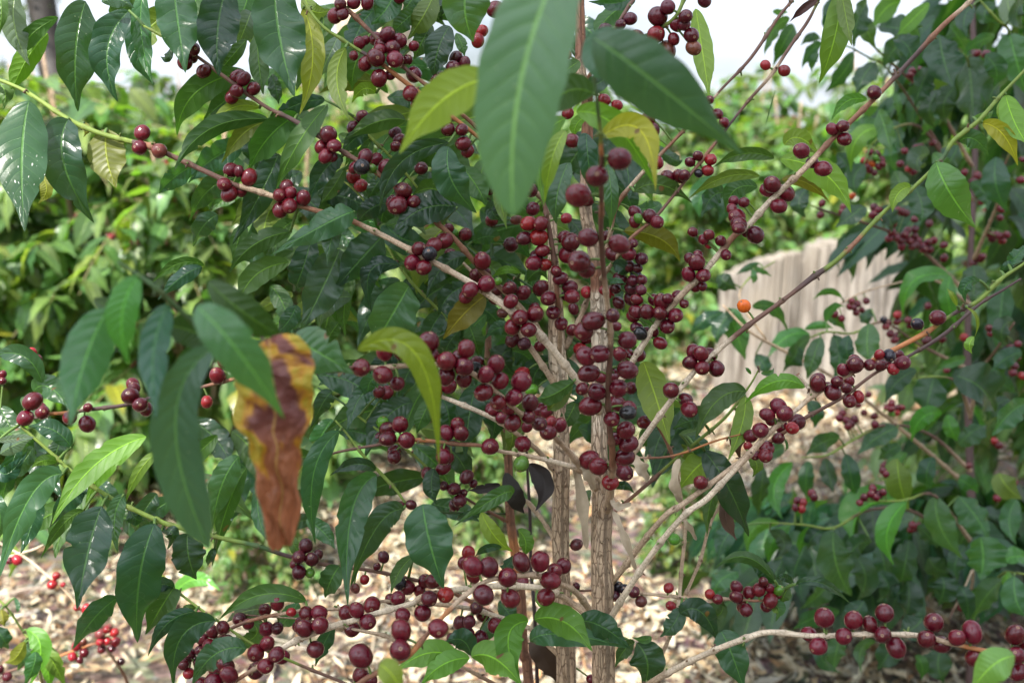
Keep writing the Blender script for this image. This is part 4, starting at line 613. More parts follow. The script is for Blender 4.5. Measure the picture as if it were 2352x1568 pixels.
class Branch:
    pass
def build_branch(root, key, pts, rng, name='branch', mat=None, ns=10, sub=7, node=True):
    b = Branch(); b.key = key
    px = np.array([[p[0], p[1]] for p in pts], float); dd = np.array([p[2] for p in pts], float)
    wd = np.array([p[3] for p in pts], float)
    W3 = np.array([P(x, y, d) for (x, y), d in zip(px, dd)])
    C = catmull(W3, sub); PX = catmull(px, sub); DD = catmull(dd[:, None], sub)[:, 0]
    R = catmull((wd / 2 / FPX * dd)[:, None], sub)[:, 0]; R = np.maximum(R, .0006)
    cl = np.array([COL[p[4]][0] for p in pts]); cr = np.array([COL[p[4]][1] for p in pts])
    # colours change fairly sharply between the marked points
    n = len(C); idx = np.arange(n) / sub; i0 = np.minimum(idx.astype(int), len(pts) - 1); i1 = np.minimum(i0 + 1, len(pts) - 1)
    s = np.clip((idx - i0 - .35 + rng.uniform(-.1, .1, n)) / .3, 0, 1)[:, None]
    K = cl[i0] * (1 - s) + cl[i1] * s; K = K * rng.uniform(.86, 1.14, (n, 1)); CR = cr[i0] * (1 - s[:, 0]) + cr[i1] * s[:, 0]
    b.C, b.PX, b.D, b.R = C, PX, DD, R
    b.px_w = R / DD * FPX * 2
    R2 = R.copy()
    if node:
        L_ = np.concatenate([[0], np.cumsum(np.linalg.norm(np.diff(C, axis=0), axis=1))])
        step = rng.uniform(.030, .048); ph = rng.uniform(0, step)
        nodes = np.arange(ph, L_[-1], step)
        # resample densely so that the swollen nodes show
        Ld = np.unique(np.concatenate([L_, nodes, nodes - .0022, nodes + .0022, nodes - .005, nodes + .005])); Ld = Ld[(Ld >= 0) & (Ld <= L_[-1])]
        it = lambda A: np.stack([np.interp(Ld, L_, A[:, k]) for k in range(A.shape[1])], 1)
        C2 = it(C); K = it(K); CR = np.interp(Ld, L_, CR); R2 = np.interp(Ld, L_, R)
        dn = np.min(np.abs(Ld[:, None] - nodes[None]), axis=1) if len(nodes) else np.full(len(Ld), 9.)
        bump = np.exp(-(dn / .0032) ** 2)
        R2 = R2 * (1 + .34 * bump); K = K * (1 - .28 * bump[:, None]) + np.array([.03, .02, .01]) * bump[:, None]
        b.nodes = [(it(C)[np.argmin(abs(Ld - q))]) for q in nodes]
    else: C2 = C
    b.acc = Acc(); V, F, U, A, B = tube_geo(C2, R2, K, CR, ns=ns, jitter=.035, rng=rng); b.acc.add(V, F, U, A, B)
    b.name = name; b.mat = mat or MAT_TWIG; b.root = root; b.rng = rng
    b.obj = bpy.data.objects.new(name, None)    # replaced by the finished mesh in finish_branch
    b.leaves, b.cherries = [], []
    return b
def stalk(b, p, q, r0=.0012, r1=.0009, col=(.10, .17, .03)):
    p, q = np.array(p), np.array(q); m = (p + q) / 2 + np.array([0, 0, .001])
    C = catmull([p, m, q], 3); n = len(C)
    V, F, U, A, B = tube_geo(C, np.linspace(r0, r1, n), np.tile(col, (n, 1)), np.zeros(n), ns=6)
    b.acc.add(V, F, U, A, B)
def nearest(branches, x, y, d, wdep):
    best = None
    for b in branches:
        q = np.hypot(b.PX[:, 0] - x, b.PX[:, 1] - y) + wdep * np.abs(b.D - d)
        i = int(np.argmin(q))
        if best is None or q[i] < best[0]: best = (q[i], b, i)
    return best
def seg_point(b, x, y):
    """closest point on the drawn polyline, interpolated"""
    A, B = b.PX[:-1], b.PX[1:]; AB = B - A
    t = np.clip(((np.array([x, y]) - A) * AB).sum(1) / np.maximum((AB ** 2).sum(1), 1e-9), 0, 1)
    Q = A + AB * t[:, None]; dist = np.hypot(Q[:, 0] - x, Q[:, 1] - y); i = int(np.argmin(dist)); t = t[i]
    return b.C[i] * (1 - t) + b.C[i + 1] * t, b.D[i] * (1 - t) + b.D[i + 1] * t, dist[i], b.px_w[i]

# --- cherry meshes (unit radius, fruit axis = local z)
def cherry_mesh(seed, nlat=22, nlon=26):
    rng = np.random.default_rng(seed)
    th = np.linspace(0, math.pi, nlat + 1); V = []
    el = rng.uniform(1.0, 1.16); fl = rng.uniform(.90, 1.0); ph_ = rng.uniform(0, 6.28)
    for t in th[1:-1]:
        r, z = math.sin(t), math.cos(t)
        if t < .34:                                    # calyx: shallow dish with a raised rim
            z -= .05 * (1 - (t / .34) ** 2); z += .05 * math.exp(-((t - .20) / .05) ** 2)
        for a in np.linspace(0, 2 * math.pi, nlon, endpoint=False):
            k = 1 + .026 * math.sin(2 * a + ph_) + .018 * math.sin(3 * a + 2 * t + ph_ * 2) + .012 * math.sin(5 * t + a) - .030 * math.exp(-(math.sin(a - ph_) / .10) ** 2) * (math.cos(a - ph_) > 0) * math.sin(t) ** 2
            V.append((r * math.cos(a) * k, r * math.sin(a) * fl * k, z * el))
    V.append((0, 0, el * .93)); V.append((0, 0, -el * .985)); m = len(V)
    F = []
    for i in range(nlat - 2):
        for j in range(nlon):
            a, b2 = i * nlon + j, i * nlon + (j + 1) % nlon
            F.append((a, a + nlon, b2 + nlon, b2))
    for j in range(nlon):
        F.append((m - 2, j, (j + 1) % nlon)); o = (nlat - 2) * nlon
        F.append((m - 1, o + (j + 1) % nlon, o + j))
    me = bpy.data.meshes.new('coffee_cherry'); me.from_pydata(V, [], F); me.update()
    me.polygons.foreach_set('use_smooth', np.ones(len(me.polygons), bool)); me.materials.append(MAT_CHERRY)
    return me
CHM = [cherry_mesh(s) for s in range(7)]; CHM_FAR = [cherry_mesh(s, 10, 12) for s in range(2)]
CC = {'': (.088, .0042, .011), 'd': (.066, .006, .013), 'r': (.21, .010, .015), 'k': (.012, .010, .014), 'g': (.075, .19, .02), 'o': (.55, .085, .012), 't': (.12, .030, .026)}
CLAB = {'r': 'bright red ripening cherry', 'k': 'dried blackened cherry', 'g': 'small unripe green cherry', 'o': 'orange half-ripe cherry', 't': 'dull scarred brownish cherry'}
def parse_cherries(data):
    out = []
    for t, s in data.items():
        for it in s.split(','):
            f = it.split(); x, y = float(f[0]), float(f[1]); z = f[2]
            num = ''.join(ch for ch in z if ch.isdigit()); fl = z[len(num):]
            X, Y = tile_xy(t, x, y); out.append([X, Y, float(num) / 3, fl])
    return out
def build_cherries(data, branches, R0, wdep, rng, far=False):
    L_ = parse_cherries(data); recs = []
    for X, Y, r, fl in L_:
        dexp = R0 * FPX / r * (.95 if far else 1)
        if not far: dexp = min(max(dexp, .7), 1.04)
        _, b, i = nearest(branches, X, Y, dexp, wdep)
        q, dq, dist, pw = seg_point(b, X, Y)
        rm = r / FPX * dq
        off = 0
        lim = r + pw / 2
        if far: b_far = True
        if dist < lim: off = math.sqrt(max(lim ** 2 - dist ** 2, 0)) / FPX * dq * .85
        d = dq + off if 'b' in fl else dq - off
        recs.append([X, Y, d, r, fl, b, q])
    n = len(recs); X = np.array([c[0] for c in recs]); Y = np.array([c[1] for c in recs]); D = np.array([c[2] for c in recs]); Rr = np.array([c[3] for c in recs])
    for _ in range(24):                                # no two fruits share space: the later one in the list lies nearer
        for i in range(1, n):
            rm = Rr[i] / FPX * D[i]
            dx = (X[:i] - X[i]) / FPX * D[i]; dy = (Y[:i] - Y[i]) / FPX * D[i]; lim = (Rr[:i] / FPX * D[i] + rm) * .93
            s = lim ** 2 - dx ** 2 - dy ** 2
            need = np.sqrt(np.maximum(s, 0)); dz = D[:i] - D[i]
            bad = np.where((s > 0) & (np.abs(dz) < need))[0]
            for j in bad:
                mv = (need[j] - (D[j] - D[i])) * .5
                if D[j] - D[i] < -need[j] * .6: continue
                D[i] -= mv * .5; D[j] += mv * .5
    for i, (x, y, _, r, fl, b, q) in enumerate(recs):
        d = float(D[i]); c = P(x, y, d); rm = r / FPX * d
        q = Vector(q); away = (c - q).normalized() if (c - q).length > 1e-5 else Vector((0, -1, 0))
        tocam = (CAM - c).normalized()
        ax = (away * 1.0 + Vector(rng.uniform(-.55, .55, 3)) + tocam * rng.uniform(-.2, .7)).normalized()
        me = (CHM_FAR if far else CHM)[i % (2 if far else 7)]
        o = bpy.data.objects.new('coffee_cherry', me)
        o.rotation_mode = 'QUATERNION'
        o.rotation_quaternion = ax.to_track_quat('Z', 'Y') @ Vector((0, 0, 1)).rotation_difference(Vector((0, 0, 1)))
        sc = rm * 1.07; o.scale = (sc * rng.uniform(.96, 1.04), sc * rng.uniform(.96, 1.04), sc * rng.uniform(.94, 1.08))
        code = fl.replace('b', '')[:1]
        k = rng.uniform(.72, 1.3); base = CC[code]
        o.color = (base[0] * k, base[1] * k * rng.uniform(.8, 1.3), base[2] * k * rng.uniform(.8, 1.2), 1)
        if code in CLAB: o['label'] = CLAB[code]
        b.cherries.append((o, c))
        if not far or True:
            e = c - ax * rm * .9
            if (e - q).length < .04: stalk(b, q, e)
def finish_branch(b, far=False):
    if not far and b.name == 'branch' and getattr(b, 'nodes', None) is not None:
        rg = np.random.default_rng(len(b.nodes) * 7 + 3)
        for q in b.nodes:                              # bracts and broken fruit stalks round each node
            i = int(np.argmin(np.linalg.norm(b.C - q, axis=1))); r = b.R[i]
            for _ in range(rg.integers(1, 4)):
                v = rg.normal(size=3); v /= np.linalg.norm(v)
                col = [(.10, .15, .03), (.09, .05, .03), (.16, .10, .05)][rg.integers(0, 3)]
                stalk(b, q + v * r * .7, q + v * (r + rg.uniform(.0015, .0048)), .0013, .0007, col)
    me = b.acc.mesh(b.name, b.mat)
    o = place(b.name, me, b.root, b.C[0])
    bpy.data.objects.remove(b.obj); b.obj = o
    wo = wloc(o)
    for ob, c in b.cherries:
        ob.location = c - wo; link(ob, o)
    for args in b.leaves: leaf_object(o, *args)
    return o

# ================================================================== the coffee plant in focus
rng = np.random.default_rng(11)
foot = P(1388, 2300, 1.05)
t_ = (0 - CAM.z) / (foot.z - CAM.z); foot = Vector((foot.x, foot.y, 0)) 
plant = thing('coffee_plant', 'cherry-laden coffee plant in sharp focus with three pale bare trunks and dark hanging leaves', 'coffee plant', foot)
for key, pts in STEMS.items():
    b = build_branch(plant, key, pts, rng, name='stem', mat=MAT_TRUNK, ns=18, sub=10, node=False)
    # bring the foot of the stem down to the soil
    e = b.C[-1]; C = catmull([e, e * .5 + np.array([e[0], e[1] + .0, 0.0]) * .5, np.array([e[0], e[1], -.02])], 6); n = len(C)
    V, F, U, A, B = tube_geo(C, np.full(n, b.R[-1]) * np.linspace(1, 1.35, n), np.tile(COL['T'][0], (n, 1)), np.ones(n), ns=18, jitter=.03, rng=rng); b.acc.add(V, F, U, A, B)
    so = finish_branch(b)
    so['label'] = {'tall right': 'tallest trunk, pale flaking bark, right of the three', 'middle': 'pale cracked middle trunk', 'reddish': 'thin reddish brown trunk'}[key]
branches = [build_branch(plant, k, pts, rng) for k, pts in BR.items()]
BK = {b.key: b for b in branches}
build_cherries(CH, branches, .0072, 260., rng)
def attach_leaves(data, branches, rng, near, wdep, defd, maxpet=.05):
    for t, s in data.items():
        for f in parse(s):
            v = [float(q) for q in f[:7]]; code = f[7]; d = float(f[8]) if len(f) > 8 else defd + rng.uniform(-.14, .14)
            a, m, c = (tile_xy(t, v[0], v[1]), tile_xy(t, v[2], v[3]), tile_xy(t, v[4], v[5])); w = v[6] / 3 / FPX * d
            L_ = math.hypot(a[0] - c[0], a[1] - c[1]) / FPX * d
            # leaves arch: base a little deeper or nearer, tip swinging
            dm = rng.uniform(.02, .13) * L_ ; dt = rng.uniform(-.42, .34) * L_
            if code in 'EXRQZf#Fq': dt = rng.uniform(-.03, .03); dm = 0
            q, b, i = nearest(branches, a[0], a[1], d, wdep)
            p0, p1, p2 = P(*a, d), P(*m, d - abs(dm) - (0.006 if near else .01)), P(*c, d + dt)
            bp, bd, dist, pw = seg_point(b, *a)
            lab = None
            if code == '#': lab = 'diseased yellow leaf with rusty brown blotches and a shrivelled tip'
            elif code == 'K' or code == 'k': lab = 'dead dark brown leaf'
            elif code in 'Yy': lab = 'yellowing leaf'
            elif code == 'j': lab = 'small rolled dying leaf'
            elif code == 'E': lab = 'large blurred leaf hanging close to the camera'
            elif code == 'P': lab = 'leaf spotted with white scars'
            b.leaves.append((p0, p1, p2, w, code, rng, near, 'leaf', None, None, lab))
            if (Vector(bp) - p0).length < maxpet: stalk(b, bp, p0, .0016, .0013, (.09, .17, .03))
attach_leaves(LV, branches, rng, True, 400., 1.0, .035)
def fill_leaves():
    rg = np.random.default_rng(404)
    regs = [((430, 1120), (70, 470), 34), ((620, 1110), (380, 760), 46), ((700, 1260), (770, 1030), 20), ((1120, 1480), (230, 860), 26), ((250, 560), (-60, 40), 8), ((780, 1010), (-60, 60), 8), ((1130, 1330), (-60, 120), 6), ((-20, 60), (880, 1150), 5), ((1480, 1700), (900, 1010), 8), ((1250, 1440), (880, 1000), 6), ((330, 680), (960, 1150), 9), ((700, 1050), (1000, 1200), 8), ((60, 300), (1080, 1180), 4)]
    for (xa, xb), (ya, yb), n in regs:
        for _ in range(n):
            x, y = rg.uniform(xa, xb), rg.uniform(ya, yb); d = rg.uniform(1.07, 1.22); s = rg.choice([-1, 1]); L_ = rg.uniform(95, 190)
            an = rg.uniform(.15, 1.25); tx, ty = x + s * math.cos(an) * L_, y + math.sin(an) * L_
            mx_, my_ = (x + tx) / 2 + s * rg.uniform(0, .12) * L_, (y + ty) / 2 - rg.uniform(.02, .14) * L_
            q, b, i = nearest(branches, x, y, d, 300.)
            code = rg.choice(['D', 'D', 'H', 'U', 'U', 'M', 'D', 'u'])
            w = L_ * rg.uniform(.36, .46) / FPX * d
            b.leaves.append((P(x, y, d), P(mx_, my_, d - .01), P(tx, ty, d + rg.uniform(-.05, .02)), w, code, rg, True, 'leaf', None, None, None))
            bp = Vector(b.C[i]); 
            if (bp - P(x, y, d)).length < .07: stalk(b, bp, P(x, y, d), .0015, .0012, (.05, .10, .03))
fill_leaves()
BLAB = {'B17': 'front upright branch crowded with cherries', 'B10': 'pale branch at the lower right strung with big cherries', 'FR': 'blurred nearest branch with drooping leaves and a thick run of cherries',
        'B3': 'long straight pale branch rising to the upper right', 'B2': 'long branch falling from green tip at upper left to the trunk', 'B4': 'nearly bare branch with one orange cherry'}
for b in branches:
    o = finish_branch(b)
    if b.key in BLAB: o['label'] = BLAB[b.key]

# white scars on the spotted leaf are modelled in its own material further on
# ================================================================== dry gum leaves caught in the plant
for (t, x0, y0, x1, y1, x2, y2, w, d, lab) in TAN:
    a, m, c = tile_xy(t, x0, y0), tile_xy(t, x1, y1), tile_xy(t, x2, y2)
    V, F, U = leaf_geo(P(*a, d), P(*m, d - .008), P(*c, d + .01), w / 3 / FPX * d * 1.15, rng, roll=rng.uniform(-.4, .4), twist=rng.uniform(-1.2, 1.2), fold=.35, wave=.07, nu=30, nv=8,
                       shape=lambda u: np.power(u, .5) * np.power(1 - u, .5) * 2 * (.8 + .2 * np.sin(u * 14)))
    me = mesh_np('dry_gum_leaf', V, F, MAT_DRY, (.46, .37, .26), (.46, .37, .26), U)
    o = place('dry_gum_leaf', me, None, P(*a, d)); o['label'] = lab; o['category'] = 'dry leaf'; o['group'] = 'tan dry leaves caught in the coffee plant'

# ================================================================== shaded coffee plant on the right
rng = np.random.default_rng(23)
sx = P(2225, 800, 2.06)
rp = thing('coffee_plant', 'shaded dark green coffee plant filling the right side behind the front branches', 'coffee plant', (sx.x, sx.y, 0), None)
RS = [(2215,-600,2.6,8,'B'),(2225,-200,2.6,10,'R'),(2240,300,2.6,12,'R'),(2222,800,2.6,14,'R'),(2235,1300,2.6,18,'w'),(2228,1610,2.6,22,'w')]
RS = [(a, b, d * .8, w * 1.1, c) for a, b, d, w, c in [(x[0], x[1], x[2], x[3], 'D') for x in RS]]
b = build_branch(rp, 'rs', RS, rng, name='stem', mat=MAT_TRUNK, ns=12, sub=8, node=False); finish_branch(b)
RB = [[(1860,470,2.15,4,'G'),(1900,485,2.15,5,'D'),(2010,520,2.2,6,'B'),(2100,560,2.3,7,'B'),(2228,680,2.5,10,'w')],
 [(1925,700,2.1,4,'w'),(1980,672,2.15,4,'w'),(2060,650,2.2,4,'w'),(2140,640,2.3,5,'w'),(2230,700,2.5,8,'w')],
 [(1860,775,2.05,4,'G'),(1900,762,2.05,5,'G'),(1960,765,2.1,5,'G'),(2030,740,2.15,5,'B'),(2110,790,2.3,6,'B'),(2228,850,2.5,9,'w')],
 [(2040,880,2.0,3,'g'),(2140,865,2.0,5,'G'),(2200,880,2.15,6,'B'),(2228,950,2.5,9,'w')],
 [(2330,740,2.1,4,'B'),(2290,800,2.15,5,'B'),(2250,860,2.3,6,'w'),(2228,960,2.5,9,'w')],
 [(1970,1150,1.95,3,'G'),(2060,1150,1.95,5,'G'),(2090,1145,1.98,6,'G'),(2150,1140,2.1,6,'B'),(2228,1240,2.5,9,'w')],
 [(1770,1200,1.95,3,'G'),(1850,1205,1.95,5,'G'),(1915,1212,1.98,6,'G'),(2000,1170,2.1,6,'B'),(2110,1180,2.3,7,'B'),(2228,1290,2.5,9,'w')],
 [(1840,1050,2.0,3,'G'),(1900,1045,2.0,5,'G'),(1960,1010,2.05,6,'G'),(2040,975,2.1,6,'B'),(2140,1000,2.3,7,'B'),(2228,1080,2.5,9,'w')],
 [(2180,1420,2.1,3,'B'),(2215,1350,2.15,4,'w'),(2235,1310,2.3,5,'w'),(2228,1380,2.5,8,'w')],
 [(2400,1330,2.0,4,'G'),(2330,1315,2.0,5,'G'),(2290,1330,2.2,6,'G'),(2228,1440,2.5,9,'w')],
 [(1960,60,2.1,3,'G'),(2010,110,2.1,5,'G'),(2075,170,2.15,6,'B'),(2150,240,2.3,7,'B'),(2232,380,2.5,9,'w')],
 [(1955,110,2.15,4,'g'),(2000,135,2.15,5,'g'),(2035,155,2.15,5,'G'),(2110,260,2.3,6,'B'),(2232,460,2.5,9,'w')],
 [(2250,0,2.0,4,'G'),(2290,45,2.0,6,'G'),(2318,78,2.05,6,'G'),(2290,150,2.3,7,'B'),(2232,300,2.5,9,'w')],
 [(2330,330,2.1,4,'G'),(2300,400,2.15,5,'B'),(2290,470,2.2,6,'w'),(2235,600,2.5,9,'w')],
 [(2000,335,2.1,4,'G'),(2040,300,2.1,5,'G'),(2110,290,2.2,6,'B'),(2170,370,2.35,7,'B'),(2232,520,2.5,9,'w')],
 [(2220,130,2.15,4,'G'),(2225,150,2.2,5,'G'),(2232,220,2.5,8,'w')],
 [(1660,700,2.1,4,'w'),(1720,760,2.1,6,'w'),(1790,800,2.15,7,'w'),(1920,870,2.2,8,'w'),(2040,960,2.3,8,'w'),(2228,1120,2.5,10,'w')],
 [(1780,600,2.2,3,'G'),(1720,640,2.2,4,'G'),(1700,690,2.15,5,'w'),(1760,780,2.15,6,'w')]]
rbr = [build_branch(rp, 'r%d' % i, [(a, b, d * .8, w, c) for a, b, d, w, c in p], rng, ns=7, sub=5) for i, p in enumerate(RB)]
build_cherries(RCH, rbr, .0072, 60., rng, far=True)
attach_leaves(RV, rbr, rng, False, 60., 1.66, .08)
for b in rbr: finish_branch(b, True)
def right_filler():
    rg = np.random.default_rng(77); pos, dr, up, ln = [], [], [], []
    for k in range(185):
        px, py = (rg.uniform(1900, 2420), rg.uniform(-60, 1300)) if k < 105 else (rg.uniform(1760, 2340), rg.uniform(1090, 1330))
        if py < 500 and px < 2010 + rg.uniform(-40, 120): px += 190
        if 480 < py < 1120 and px < 2150: continue
        c = np.array(P(px, py, rg.uniform(2.02, 2.8))); dh = np.array([c[0] - sx.x, c[1] - sx.y, 0]); dh = dh / (np.linalg.norm(dh) + 1e-6)
        for j in range(7):
            sd = 1 if j % 2 else -1; side = np.array([-dh[1], dh[0], 0]) * sd
            pos.append(c + dh * (j // 2) * .045 + np.array([0, 0, -.01 * j])); dr.append(dh * rg.uniform(.1, .9) + side * rg.uniform(.3, 1) + np.array([0, 0, rg.uniform(-1.6, -.2)]))
            up.append(np.array([0, -.5, 1]) + rg.uniform(-.5, .5, 3)); ln.append(rg.uniform(.10, .165))
    pos, dr, up, ln = map(np.array, (pos, dr, up, ln)); n = len(pos)
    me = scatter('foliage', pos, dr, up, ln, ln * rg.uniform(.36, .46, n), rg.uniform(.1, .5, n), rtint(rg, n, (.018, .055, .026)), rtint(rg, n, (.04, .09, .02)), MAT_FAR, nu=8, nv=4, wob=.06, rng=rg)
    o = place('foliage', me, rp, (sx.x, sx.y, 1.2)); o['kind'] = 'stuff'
RIGHT_FILLER = right_filler

# young leggy coffee plant at the lower left, in sun
rng = np.random.default_rng(31)
lf = P(300, 1580, 1.75)
lp = thing('coffee_plant', 'leggy sunlit young coffee plant with thin twigs and small red cherries at the lower left', 'coffee plant', (lf.x, lf.y, 0))
LB = {'a': [(-60,1215,1.5,4,'W'),(27,1262,1.5,5,'W'),(67,1286,1.5,6,'W'),(110,1322,1.5,7,'W'),(140,1345,1.5,6,'w'),(187,1402,1.5,5,'w'),(217,1445,1.5,6,'R'),(240,1485,1.5,6,'w'),(293,1568,1.6,7,'R'),(310,1700,1.7,10,'w')],
 'b': [(-30,1555,1.5,4,'B'),(40,1535,1.5,5,'B'),(120,1512,1.5,6,'O'),(175,1492,1.5,6,'O'),(228,1478,1.5,6,'R'),(262,1510,1.55,6,'w')],
 'c': [(-20,1360,1.3,5,'G'),(20,1400,1.3,5,'G'),(50,1445,1.3,5,'G'),(78,1485,1.3,5,'G'),(90,1530,1.35,6,'G'),(110,1600,1.5,8,'R'),(200,1760,1.7,9,'R')],
 'd': [(100,1250,1.5,3,'W'),(75,1262,1.5,5,'W'),(30,1275,1.5,5,'W'),(-40,1300,1.5,6,'W')]}
lbr = [build_branch(lp, k, p, rng, ns=7, sub=6) for k, p in LB.items()]
build_cherries({(0, 2): "118 718 34r,65 725 26,388 830 28r,360 890 32r,435 890 18r,595 1055 30r,530 1050 22r,745 1190 30t,790 1220 28r,690 1230 34t,735 1200 26r,690 1285 26r,737 1280 28r,795 1285 32r,700 1335 28d,770 1330 26d,835 1420 26d,580 1360 32,500 1385 28r,550 1410 22d,525 1315 28r,575 1285 24t,0 1470 26d,50 1525 32d"}, lbr, .0070, 60., rng)
attach_leaves({(0, 2): "180 1200 280 1330 200 1590 150 V 1.25;290 1310 370 1430 455 1600 120 L 1.3;170 1280 110 1390 30 1425 110 y 1.25;240 1350 230 1450 160 1600 110 M 1.22;-40 1180 20 1260 60 1330 120 D 1.3;100 980 125 1040 110 1085 34 M 1.3;10 1060 20 1120 30 1180 90 y 1.28;180 1290 160 1400 120 1480 90 M 1.3;250 1330 330 1480 330 1620 90 V 1.3;1030 830 1110 850 1160 900 60 L 1.5;1190 960 1350 850 1520 935 110 G 1.5;40 600 90 700 60 850 90 L 1.6"}, lbr, rng, True, 200., 1.4, .06)
for b in lbr: finish_branch(b, True)

# ================================================================== generic coffee bushes (sunlit rows behind)
def template(nu, nv):
    u = np.linspace(0, 1, nu + 1); v = np.linspace(-1, 1, nv + 1)
    UU, VV = np.meshgrid(u, v, indexing='ij'); hw = prof(UU) * .5
    # x along the leaf, y across, z = droop + fold
    T = np.stack([UU, VV * hw, .10 * np.abs(VV) * hw * 2 * .5], -1).reshape(-1, 3)
    idx = np.arange((nu + 1) * (nv + 1)).reshape(nu + 1, nv + 1)
    F = np.stack([idx[:-1, :-1], idx[1:, :-1], idx[1:, 1:], idx[:-1, 1:]], -1).reshape(-1, 4)
    return T, F, np.stack([UU.ravel(), .5 + .5 * VV.ravel()], 1)
def scatter(name, pos, dirv, upv, ln, wd, droop, tint, tint2, mat, nu=6, nv=2, wob=0.0, rng=None):
    T, F, UV = template(nu, nv); n = len(pos); k = len(T)
    X = dirv / np.linalg.norm(dirv, axis=1)[:, None]
    Y = np.cross(upv, X); Y /= np.linalg.norm(Y, axis=1)[:, None] + 1e-9; Z = np.cross(X, Y)
    u = T[:, 0][None]; al = u * ln[:, None]; dr = -droop[:, None] * ln[:, None] * (u ** 2)
    ac = T[:, 1][None] * wd[:, None]; zz = T[:, 2][None] * wd[:, None] * 2
    if wob: zz = zz + wob * wd[:, None] * np.sin(u * 17 + rng.uniform(0, 6, (n, 1))) * np.abs(UV[:, 1][None] - .5) * 2
    V = pos[:, None, :] + al[..., None] * X[:, None] + ac[..., None] * Y[:, None] + (zz + dr)[..., None] * Z[:, None]
    Fa = (F[None] + (np.arange(n) * k)[:, None, None]).reshape(-1, 4)
    return mesh_np(name, V.reshape(-1, 3), Fa, mat, np.repeat(tint, k, 0), np.repeat(tint2, k, 0), np.tile(UV, (n, 1)))
def rtint(rng, n, base, var=.35, hue=.25):
    k = rng.uniform(1 - var, 1 + var, (n, 1)); h = np.stack([rng.uniform(1 - hue, 1 + hue * 1.6, n), np.ones(n), rng.uniform(1 - hue, 1 + hue, n)], 1)
    return np.clip(np.array(base) * k * h, .003, .9)
RIGHT_FILLER()
def bush_meshes(seed, H=1.5, Rr=.62, nb=42, light=1.0, low=.04):
    rng = np.random.default_rng(seed)
    acc = Acc(); acc2 = Acc(); pos, dr, up, ln = [], [], [], []; cp = []
    tops = []
    for s in range(3):
        a = rng.uniform(0, 6.28); tip = np.array([math.cos(a) * .16, math.sin(a) * .16, H * rng.uniform(.9, 1.05)])
        C = catmull([np.array([math.cos(a) * .03, math.sin(a) * .03, -.02]), tip * .5 + rng.uniform(-.02, .02, 3), tip], 6); n = len(C)
        V, F, U, A, B = tube_geo(C, np.linspace(.014, .006, n), np.tile(COL['w'][0], (n, 1)), np.ones(n), ns=8); acc.add(V, F, U, A, B); tops.append(C)
    for k in range(nb):
        C = tops[k % 3]; h = rng.uniform(low, 1.0); base = C[int(h * (len(C) - 1))]
        a = rng.uniform(0, 6.28); L_ = Rr * rng.uniform(.6, 1.1) * (1.15 - .55 * h)
        dh = np.array([math.cos(a), math.sin(a), 0]); rise = rng.uniform(.1, .7) * (.5 + h)
        q = np.linspace(0, 1, 7)[:, None]
        Bc = base + dh * L_ * q + np.array([0, 0, 1]) * (L_ * (rise * q - (.35 + .5 * rng.random()) * q * q))
        n = len(Bc); V, F, U, A, B = tube_geo(Bc, np.linspace(.0045, .002, n), np.tile((.16, .15, .06), (n, 1)), np.zeros(n), ns=5, cap=False); acc2.add(V, F, U, A, B)
        tt = np.arange(rng.uniform(.15, .3), 1.01, .042 / L_)
        for t in tt:
            p = np.array([np.interp(t, q[:, 0], Bc[:, j]) for j in range(3)])
            for sd in (-1, 1):
                if rng.random() < .12: continue
                side = np.array([-dh[1], dh[0], 0]) * sd
                d = dh * rng.uniform(.2, 1.0) + side * rng.uniform(.4, 1.0) + np.array([0, 0, rng.uniform(-1.0, .35)])
                pos.append(p + side * .004); dr.append(d); up.append(np.array([0, 0, 1]) + rng.uniform(-.45, .45, 3)); ln.append(rng.uniform(.085, .16))
            if rng.random() < .09 and t < .75: cp.append(p)
    n = len(pos); pos, dr, up, ln = map(np.array, (pos, dr, up, ln))
    tip = np.clip(ln / .15, 0, 1)[:, None]
    t1 = rtint(rng, n, np.array((.086, .155, .052)) * light); t2 = rtint(rng, n, (.12, .20, .045))
    yel = rng.random(n) < .02; t1[yel] = (.20, .20, .03)
    fol = scatter('foliage', pos, dr, up, ln, ln * rng.uniform(.40, .54, n), rng.uniform(.1, .7, n), t1, t2, MAT_FAR, wob=.08, rng=rng)
    fr = []
    for p in cp:
        for _ in range(rng.integers(3, 8)): fr.append(p + rng.uniform(-.014, .014, 3))
    # fruit: small eight-sided balls in one mesh
    fv, ff, ft = [], [], []; base = None
    me0 = CHM_FAR[0]; bv = np.array([v.co[:] for v in me0.vertices]); bf = [tuple(p.vertices) for p in me0.polygons]
    bq = np.array([f if len(f) == 4 else (f[0], f[1], f[2], f[2]) for f in bf])
    quads = [f for f in bf if len(f) == 4]; tris = [f for f in bf if len(f) == 3]
    for i, p in enumerate(fr):
        o = i * len(bv); fv.append(bv * .0068 + p); ff += [tuple(x + o for x in f) for f in bf]
        c = np.array(CC['r' if rng.random() < .3 else '']) * rng.uniform(.8, 1.6); ft.append(np.tile(c, (len(bv), 1)))
    fruit = mesh_np('fruit', np.vstack(fv), ff, MAT_FRUIT, np.vstack(ft))
    return acc.mesh('stem', MAT_TRUNK), acc2.mesh('branch', MAT_TWIG), fol, fruit
m_, t__ = newmat('far_fruit'); o_ = nd(t__, 'ShaderNodeOutputMaterial'); at_ = nd(t__, 'ShaderNodeAttribute', _attribute_name='tint'); pf = nd(t__, 'ShaderNodeBsdfPrincipled', Roughness=.3)
t__.links.new(at_.outputs['Color'], pf.inputs['Base Color']); t__.links.new(pf.outputs[0], o_.inputs['Surface']); MAT_FRUIT = m_
